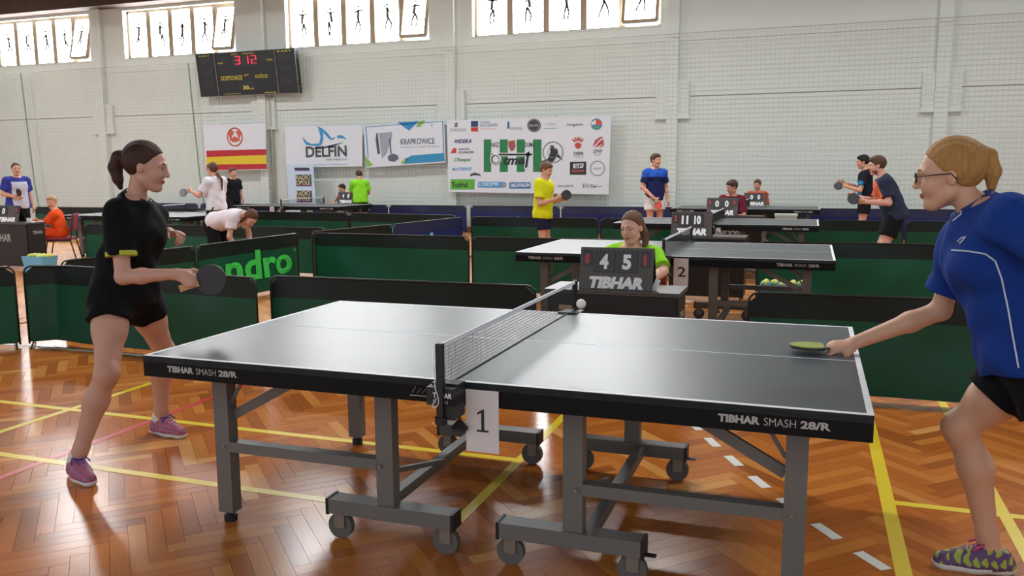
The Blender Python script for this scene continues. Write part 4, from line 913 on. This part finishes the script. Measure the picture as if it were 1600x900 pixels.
        S = Solid(); shape(S, .008*s, 0); S.clip(A+Z*.024*s, Z); S.clip(A+Z*.001, -Z); S.build('sole', min(h, .008), mat('sole_'+shoe[1], shoe[1], .6), up_, base)
        if lace:
            m_ = MB()
            for i in range(4):
                p0 = A+td*(.045+.022*i)*s+Z*(.094-.0105*i)*s; m_.tube([p0-sd*.026*s-Z*.012*s, p0-sd*.012*s+Z*.006*s, p0+sd*.012*s+td*.008*s+Z*.006*s, p0+sd*.026*s-Z*.012*s], .0042*s, 6)
            for w_ in (-1, 1): m_.tube([A+td*.05*s+Z*.1*s, A+td*(.03)*s+sd*w_*.03*s+Z*.112*s, A+td*.065*s+sd*w_*.042*s+Z*.09*s], .004*s, 6)
            m_.build('laces', mat('lace_'+lace, lace, .8), up_, True, base)
            for i in range(3):
                for w_ in (-1, 1):
                    pp = A+td*(.0+.026*i)*s+sd*w_*.0425*s; MB().bar(pp+Z*.024*s, pp+td*.03*s+Z*.066*s-sd*w_*.008*s, .005, .011*s, up=td).build('stripe', M_white, up_, off=base)
        if sock:
            S = Solid(); S.cone(an+Z*.0*s-td*.014*s, an+(J['kn'+q]-an)*.1-td*.008*s, .0425*s, .0405*s, caps=[(an+(J['kn'+q]-an)*.085, nrm(J['kn'+q]-an))]); S.build('sock', .006, mat('sock_'+sock, sock, .85), R_, base)
    return R_, dict(at=at, U=U, LT=LT, FW=FW, hp=hp, f=f, l=l, u=u, base=base)

M_wood = mat('paddle_wood', '#b58a56', .5, .1, 20)
def paddle(c, axis, n, front, back, label, edge='#2a2626', r=.077):
    """c blade centre, axis from blade towards the handle end, n normal of the front rubber"""
    c = V3(*c); a = nrm(axis); n = V3(*n); n = nrm(n-a*(n@a)); t = np.cross(n, a); R_ = empty('table_tennis_paddle', c, 0, label, 'paddle', 'table tennis paddles'); off = c
    pts = [(r*.98*math.cos(k*2*math.pi/36), r*1.04*math.sin(k*2*math.pi/36)) for k in range(36)]; o = V3(0, 0, 0)
    MB().prism(pts, -n*.003, t, a, n, .006).build('blade', mat('paddle_edge_'+edge, edge, .5), R_)
    rp = [(x*.985, y*.985) for x, y in pts if y*.985 < r*.78]
    MB().prism(rp, n*.003, t, a, n, .004).build('rubber', mat('rubber_'+front, front, .55), R_); MB().prism(rp, -n*.007, t, a, n, .004).build('rubber', mat('rubber_'+back, back, .55), R_)
    MB().prism([(-.014, r*.85), (.014, r*.85), (.0135, r+.05), (.017, r+.095), (-.017, r+.095), (-.0135, r+.05)], -n*.011, t, a, n, .022).build('handle', M_wood, R_)
    return R_
# --- the player in black on the left ------------------------------------------------
P = lambda x, y, Y: yp(x, y, Y)
J1 = dict(pelvis=P(196, 455, .0), neck=P(211, 314, .02), head=P(229, 262, .03),
          shR=P(185, 334, -.13), shL=P(238, 336, .17), elR=P(192, 433, -.17), wrR=P(276, 428, -.1), elL=P(238, 372, .33), wrL=P(264, 362, .28),
          hipR=P(175, 462, -.09), hipL=P(217, 458, .10), knR=P(167, 583, -.27), anR=P(119, 703, -.355), knL=P(256, 548, .30), anL=P(252, 656, .345))
fz = J1['anR'][2]
J1['anR'][2] = .085; J1['anL'][2] = .085
padc = P(330, 437, -.06); f1 = nrm(V3(.86, .48, -.16))
vw = nrm(padc-CAM); hd1 = nrm(P(306, 443, -.08)-J1['wrR'])
r1, q1 = person(J1, 'girl in black polo and shorts playing at the left end of the foreground table', 1., .0046, True, 'a', '#c08f7a', f1, nrm(V3(.12, .06, 1)), 'tied', '#3a2018',
    tail=([P(198, 244, .0), P(186, 246, -.02), P(180, 262, -.03), P(184, 280, -.03), P(188, 293, -.03)], [.03, .035, .034, .026, .012]),
    shirt=dict(c='#08080a', sleeve=.66, hem=-.10, collar='#131214', cuff='#a9b32c', fold=.005), legs=dict(c='#09090b', len=.34, flare=.02), shoe=(['#b0566e', '#7d5a78'], '#d8d4cf'), lace='#3a3590', sock='#d8d4d0',
    hands={'R': dict(d=hd1, n=nrm(np.cross(hd1, V3(0, 0, 1))*-1+V3(0, 0, -.3)), t=V3(.3, -.2, 1), curl=(.45, 1.0, 1.1, 1.15)), 'L': dict(d=nrm(P(288, 368, .26)-J1['wrL']), n=V3(.2, -.4, -1), t=V3(.5, -.9, 0), curl=(.7, .8, .85, .9))}, toe={'R': V3(.85, -.45, 0), 'L': V3(1, -.12, 0)})
paddle(padc, nrm(P(296, 447, -.08)-padc), -vw, '#2b2b30', '#8d2a2a', 'dark paddle held by the black-shirted girl on the left')
# --- the blonde player in blue on the right ------------------------------------------------
J2 = dict(pelvis=P(1606, 556, -.12), neck=P(1530, 327, -.07), head=P(1482, 275, -.06),
          shR=P(1503, 376, .10), shL=P(1577, 340, -.26), elR=P(1470, 485, .16), wrR=P(1337, 535, .14), elL=P(1672, 420, -.40), wrL=P(1720, 540, -.45),
          hipR=P(1596, 585, -.04), hipL=P(1632, 590, -.21), knR=P(1500, 668, -.02), anR=P(1549, 846, -.03), knL=P(1680, 730, -.28), anL=P(1760, 870, -.26))
J2['anR'][2] = .085; J2['anL'][2] = .085
hd2 = nrm(P(1308, 541, .12)-J2['wrR']); f2 = nrm(V3(-.96, .18, -.10))
r2, q2 = person(J2, 'blonde woman in blue polo and glasses reaching over the right end of the table', 1.02, .0046, True, 'b', '#cc9a7e', f2, nrm(V3(-.14, 0, 1)), 'tied', '#a4773f',
    tail=([P(1514, 243, -.07), P(1530, 233, -.07), P(1546, 243, -.07), P(1551, 268, -.07), P(1549, 293, -.07)], [.018, .017, .024, .027, .014]),
    shirt=dict(c='#14357f', sleeve=.72, hem=-.06, collar='#12306f', fold=.006, g=.02), legs=dict(c='#0d0d12', len=.42, flare=.02), shoe=(['#5e3a66', '#9aa83c'], '#d4cfc8'), lace='#c24a78',
    hands={'R': dict(d=hd2, n=V3(-.1, .35, -1), t=V3(-.4, -.6, .4), curl=(.35, 1.0, 1.1, 1.15)), 'L': {}}, toe={'R': V3(-1, -.05, 0), 'L': V3(-.9, -.3, 0)})
pc2 = P(1266, 541, .12); paddle(pc2, nrm(P(1312, 543, .13)-pc2), V3(.03, .05, 1), '#8e9a35', '#141416', 'paddle with yellow-green rubber held by the blonde woman')
# glasses on the blonde woman
gh = q2['hp']; g_ = empty('eyeglasses', gh(.1, 0, .008), 0); g_.parent = r2; g_.location = Vector(gh(.1, 0, .008))-Vector(q2['base']); go = gh(.1, 0, .008)
for q in (-1, 1):
    MB().tube([gh(.103-.004*abs(math.cos(a)), q*(.031+.024*math.cos(a)), .004+.017*math.sin(a)) for a in [k*math.pi/8 for k in range(16)]], .0022, 6, True).build('rim', M_blk, g_, True, go)
    MB().tube([gh(.098, q*.056, .009), gh(.05, q*.080, .010), gh(-.012, q*.083, .010), gh(-.03, q*.082, -.012)], .0022, 6).build('temple', M_blk, g_, True, go)
MB().tube([gh(.104, -.008, .008), gh(.108, 0, .011), gh(.104, .008, .008)], .002, 6).build('bridge', M_blk, g_, True, go)
# white piping laid on the blue shirt
sh2 = [o for o in r2.children if o.name.startswith('shirt')][0]
bvh = BVHTree.FromPolygons([Vector(v.co)+Vector(q2['base']) for v in sh2.data.vertices], [tuple(p.vertices) for p in sh2.data.polygons])
def on_shirt(px):
    out = []
    for x, y in px:
        hit = bvh.ray_cast(Vector(CAM), Vector(nrm(ray(x, y))))
        if hit[0] is not None: out.append(np.array(hit[0]+hit[1]*.002)-q2['base'])
    return out
def dense(px, n=6): return [(a[0]+(b[0]-a[0])*t/n, a[1]+(b[1]-a[1])*t/n) for a, b in zip(px[:-1], px[1:]) for t in range(n)]+[px[-1]]
for k, path in enumerate(([(1488, 391), (1515, 393), (1540, 397), (1555, 408), (1565, 435), (1575, 480), (1584, 530), (1592, 575)], [(1508, 310), (1502, 335), (1490, 345)])):
    pts = on_shirt(dense(path))
    if len(pts) > 3: MB().tube(pts, .003, 6).build('piping', mat('piping_white', '#c7cfe0', .7), sh2, True)
lg = on_shirt([(1497, 378), (1503, 372), (1510, 370), (1505, 376), (1500, 381)])
if len(lg) > 3: MB().tube(lg, .003, 5).build('emblem', mat('piping_white', '#c7cfe0', .7), sh2, True)

# --- seated and standing people behind -------------------------------------------------
def seated(h=1.5, lean=.05, arms=None):
    s = h/1.7; J = dict(pelvis=(0, 0, .53/s), neck=(lean, 0, .53/s+.49), head=(lean+.05, 0, .53/s+.65))
    z = .53/s
    for q, n in ((1, 'L'), (-1, 'R')):
        J.update({'sh'+n: (lean, q*.17, z+.44), 'el'+n: (lean+.10, q*.24, z+.18), 'wr'+n: (lean+.32, q*.14, z+.22), 'hip'+n: (.02, q*.09, z-.02), 'kn'+n: (.43, q*.11, z-.0), 'an'+n: (.40, q*.11, .085)})
    J = {k: V3(*v)*s for k, v in J.items()}
    if arms:
        for k, v in arms.items(): J[k] = V3(*v)*s
    return J
D = math.radians
# lime-shirted umpire girl
Ju = seated(1.56, .02); ux, uy = yp(988, 400, 2.62)[0], 2.62; Ju = place(Ju, ux, uy, D(-92))
dh = yp(987, 357, Ju['head'][1])-Ju['head']; 
for k in ('head', 'neck', 'shL', 'shR'): Ju[k] = Ju[k]+V3(dh[0], 0, dh[2])
Ju['elR'] = V3(ux-.24, uy-.16, .80); Ju['elL'] = V3(ux+.25, uy-.14, .79); Ju['wrR'] = V3(ux-.12, uy-.42, .765); Ju['wrL'] = V3(ux+.21, uy-.46, .765)
ru, qu = person(Ju, 'girl umpire in lime shirt seated behind the scoreboard reading 4 5', .93, .0065, True, 'c', '#d6a690', nrm(V3(-.3, -.93, -.14)), nrm(V3(-.05, -.05, 1)), 'tied', '#6b4a34',
    tail=([Ju['head']+V3(.05, .06, .03), Ju['head']+V3(.085, .04, -.03), Ju['head']+V3(.095, .03, -.10), Ju['head']+V3(.09, 0, -.16)], [.035, .028, .024, .012]), shirt=dict(c='#8fd62e', sleeve=.8, hem=-.1, fold=.005, g=.018), legs=dict(c='#23262e', len=2), hands={'R': dict(n=V3(0, 0, -1), curl=.3), 'L': dict(n=V3(0, 0, -1), curl=.3)})
chair(ux, uy+.02, D(-92), 'chair the lime-shirted umpire girl sits on')
def bysit(px, Y, head, h, lab, clab, shirtc, hairc, face, arms=None, hz=None, skinc='#d0977c', kind=None, **kw):
    J = seated(h, .06, arms); x = yp(px, 300, Y)[0]; J = place(J, x, Y, D(head))
    if hz is not None:
        d = hz-J['head'][2]
        for k in ('head', 'neck', 'shL', 'shR'): J[k] = J[k]+V3(0, 0, d)
    r, q = person(J, lab, h/1.7, .011, False, 'd'+skinc, skinc, nrm(face), None, kw.pop('hair', 'short'), hairc, shirt=dict(c=shirtc, sleeve=.75, hem=-.1, **kw.pop('sx', {})), legs=dict(c=kw.pop('legc', '#26262c'), len=kw.pop('ln', 2)), **kw)
    chair(x, Y, D(head), clab); return r, J
bysit(1145, 11.55, -95, 1.62, 'boy in maroon shirt seated behind the scoreboard reading 0 0', 'chair under the maroon-shirted boy', '#6a1f34', '#4c3a2c', V3(-.75, -.6, -.25), hz=1.20)
bysit(1184, 15.38, -95, 1.58, 'boy in orange shirt seated by the far wall, hand on chin', 'chair under the far orange-shirted boy', '#e2551c', '#6a523c', V3(-.2, -1, -.1), hz=1.17, arms={'elR': (.26, -.12, .72), 'wrR': (.20, -.04, .98)})
bysit(90, 7.25, 215, 1.5, 'blond boy in orange shirt and shorts seated at the left desk', 'red chair under the blond orange-shirted boy at left', '#e8501a', '#b59468', V3(.35, -.9, -.1), hz=1.03, legc='#e8481c', ln=.9, arms={'elL': (.24, .22, .76), 'wrL': (.46, .12, .80)})
bysit(540, 15.2, 235, 1.5, 'boy in red shirt seated beside the lime-shirted boy', 'chair under the red-shirted boy under the banners', '#8c1f28', '#3a2a22', V3(-.4, -.9, -.2), hz=1.09, arms={'elR': (.2, -.26, .9), 'wrR': (.12, -.14, 1.1)})
def stand(px, ptop, Y, head, h, lab, over, face, shirt, legs, hairc, hair='short', skinc='#d0977c', **kw):
    J = template(h); s = h/1.7
    for k, v in over.items(): J[k] = V3(*v)*s
    x = yp(px, 300, Y)[0]; J = place(J, x, Y, D(head))
    return person(J, lab, s, .011, kw.pop('fem', False), 'd'+skinc, skinc, nrm(face), kw.pop('up', None), hair, hairc, shirt=shirt, legs=legs, **kw)+(J,)
def held(J, q, n, front, back, lab, ext=None):
    w, e = J['wr'+q], J['el'+q]; d = nrm(w-e) if ext is None else nrm(ext); c = w+d*.17; return paddle(c, -d, n, front, back, lab)
G = 'people in the hall'
r, q, J = stand(848, 257, 8.75, 0, 1.62, 'boy in bright yellow shirt holding his paddle forward', {'elR': (.02, -.24, 1.06), 'wrR': (.27, -.18, 1.14), 'elL': (.05, .24, 1.08), 'wrL': (.3, .12, 1.12), 'head': (.06, 0, 1.575), 'neck': (.03, 0, 1.42)}, V3(.9, -.25, -.25), dict(c='#dcdc1e', sleeve=.7, hem=-.2, g=.028), dict(c='#1d1f35', len=.62, g=.008), '#6d4c38')
held(J, 'R', V3(-.2, -1, .2), '#2a1c20', '#7d2020', 'dark paddle held by the yellow-shirted boy', V3(1, -.1, .35))
r, q, J = stand(1023, 243, 13.3, -55, 1.80, 'man in blue polo and white shorts holding a red paddle', {'elR': (.0, -.25, 1.1), 'wrR': (.2, -.10, .9)}, V3(.75, -.55, 0), dict(c=['#1d2350', '#2b57b8'], sleeve=.7, hem=-.15, collar='#1a1f44', paint=lambda q, P: (q[:, 2] > .36).astype(np.int32)), dict(c='#d9d3cf', len=.55, flare=.02), '#4b382c')
held(J, 'R', V3(.2, -1, .1), '#c23a2c', '#222222', 'red paddle held by the man in white shorts', V3(.5, -.3, -.8))
r, q, J = stand(1387, 253, 8.9, 180, 1.72, 'bearded man in dark shirt with orange collar, leaning forward', {'pelvis': (-.1, 0, .90), 'neck': (.07, 0, 1.36), 'head': (.15, 0, 1.515), 'shL': (.05, .175, 1.31), 'shR': (.06, -.175, 1.31), 'elL': (.0, .25, 1.04), 'wrL': (.26, .2, 1.05), 'elR': (.12, -.24, 1.04), 'wrR': (.36, -.2, 1.10), 'hipL': (-.1, .09, .88), 'hipR': (-.1, -.09, .88), 'knL': (.02, .13, .48), 'knR': (.02, -.13, .48), 'anL': (-.08, .16, .085), 'anR': (-.08, -.16, .085)}, V3(-1, -.12, -.1), dict(c=['#2c3346', '#dd6a48'], sleeve=.75, hem=-.2, g=.022, collar='#e06a4a', paint=lambda q, P: ((q[:, 0] > .10) & (q[:, 2] > .2)).astype(np.int32)), dict(c='#131318', len=.7), '#5a4030', stocky=1.12, skinc='#d8a08c')
bd_ = Solid(); hp_ = q['hp']; bd_.ell(hp_(.02, 0, -.06), (q['f'], q['l'], q['u']), V3(.062, .064, .055), k=.01); bd_.clip(hp_(0, 0, -.045), nrm(q['u']*1+q['f']*.3)); bd_.build('beard', .008, mat('beard_brown', '#7a4a30', .8, .2, 60), r, q['base'])
held(J, 'L', V3(-.1, -1, .3), '#3a3a40', '#7d2020', 'dark grey paddle held by the bearded man', V3(-1, -.1, .25))
r, q, J = stand(1352, 243, 13.6, 180, 1.74, 'player in black and teal shirt behind the bearded man', {'elR': (.12, -.22, 1.12), 'wrR': (.36, -.14, 1.2), 'elL': (.1, .22, 1.08), 'wrL': (.3, .14, 1.14), 'head': (.07, 0, 1.58)}, V3(-1, -.1, -.1), dict(c=['#1b1e2a', '#2a86b4'], sleeve=.7, hem=-.15, paint=lambda q, P: ((q[:, 0] > .06) & (q[:, 2] < .32)).astype(np.int32)), dict(c='#17171c', len=.6), '#1e1a1a')
held(J, 'L', V3(-.1, -1, .3), '#3c4048', '#7d2020', 'grey paddle held by the player in black and teal', V3(-1, -.1, .1))
r, q, J = stand(27, 258, 9.1, -15, 1.70, 'woman in purple-blue and grey shirt at the left edge holding a black paddle', {'elR': (-.02, -.26, 1.12), 'wrR': (.2, -.14, 1.06)}, V3(.85, -.5, 0), dict(c=['#c3c3d2', '#343a8c'], sleeve=.75, hem=-.2, g=.024, paint=lambda q, P: ((q[:, 2] > .42) | (np.abs(q[:, 1]) > .15) | (q[:, 0] < -.03)).astype(np.int32)), dict(c='#17171c', len=2), '#4a362a', 'tied', fem=True, stocky=1.15)
held(J, 'R', V3(.1, -1, 0), '#19181c', '#7d2020', 'black paddle held by the woman at the left edge', V3(.8, -.2, .5))
r, q, J = stand(337, 258, 8.75, 172, 1.68, 'girl in white T-shirt with ponytail playing at the left table', {'elL': (.12, .26, 1.12), 'wrL': (.36, .22, 1.2), 'elR': (.1, -.24, 1.1), 'wrR': (.3, -.2, 1.1), 'head': (.05, 0, 1.57)}, V3(-1, .3, -.05), dict(c='#e2dee4', sleeve=.7, hem=-.12, g=.018), dict(c='#1b1a20', len=.5), '#5e4030', 'tied', fem=True,
    tail=([yp(340, 272, 8.75), yp(346, 280, 8.73), yp(347, 297, 8.73)], [.03, .026, .012]))
held(J, 'L', V3(.1, -1, .2), '#8c8a90', '#7d2020', 'pale grey paddle held by the white-shirted girl', V3(-.9, 0, -.15))
r, q, J = stand(364, 267, 13.5, -20, 1.60, 'boy in black polo standing left of the far table', {}, V3(.9, -.3, 0), dict(c='#17161a', sleeve=.7, hem=-.15), dict(c='#1d1c22', len=.6), '#5e4434')
r, q, J = stand(563, 271, 14.55, 130, 1.56, 'boy in lime green shirt standing with his back turned', {'neck': (.06, 0, 1.40), 'head': (.13, 0, 1.54), 'shL': (.04, .175, 1.35), 'shR': (.04, -.175, 1.35), 'elL': (.2, .22, 1.1), 'wrL': (.36, .1, 1.0), 'elR': (.1, -.25, 1.1), 'wrR': (.25, -.12, .95)}, V3(-.8, .4, -.4), dict(c='#86d42c', sleeve=.75, hem=-.2, g=.022), dict(c='#141418', len=.75), '#4a3426')
# bending girl
Jb = template(1.62); sb = 1.62/1.7
for k, v in {'pelvis': (-.16, 0, .86), 'neck': (.27, 0, .97), 'head': (.41, 0, .92), 'shL': (.23, .17, .95), 'shR': (.23, -.17, .95), 'elR': (.20, -.22, .68), 'wrR': (.26, -.14, .45), 'elL': (.26, .22, .68), 'wrL': (.32, .12, .45), 'hipL': (-.16, .09, .83), 'hipR': (-.16, -.09, .83), 'knL': (.02, .11, .46), 'knR': (-.06, -.11, .46), 'anL': (-.12, .12, .085), 'anR': (-.2, -.12, .085)}.items(): Jb[k] = V3(*v)*sb
Jb = place(Jb, yp(350, 345, 6.15)[0]-.0, 6.15, D(8))
rb, qb = person(Jb, 'girl in pinkish white T-shirt and black trousers bending down to the floor', sb, .011, True, 'e', '#cf9a84', nrm(V3(.55, -.2, -.8)), nrm(V3(.8, 0, .5)), 'long', '#57341f', shirt=dict(c='#e0d2d6', sleeve=.6, hem=-.02, g=.022), legs=dict(c='#121217', len=2))
held(Jb, 'R', V3(0, -1, .3), '#22201f', '#a8a83a', 'paddle in the hand of the bending girl', V3(.6, -.2, -.6))
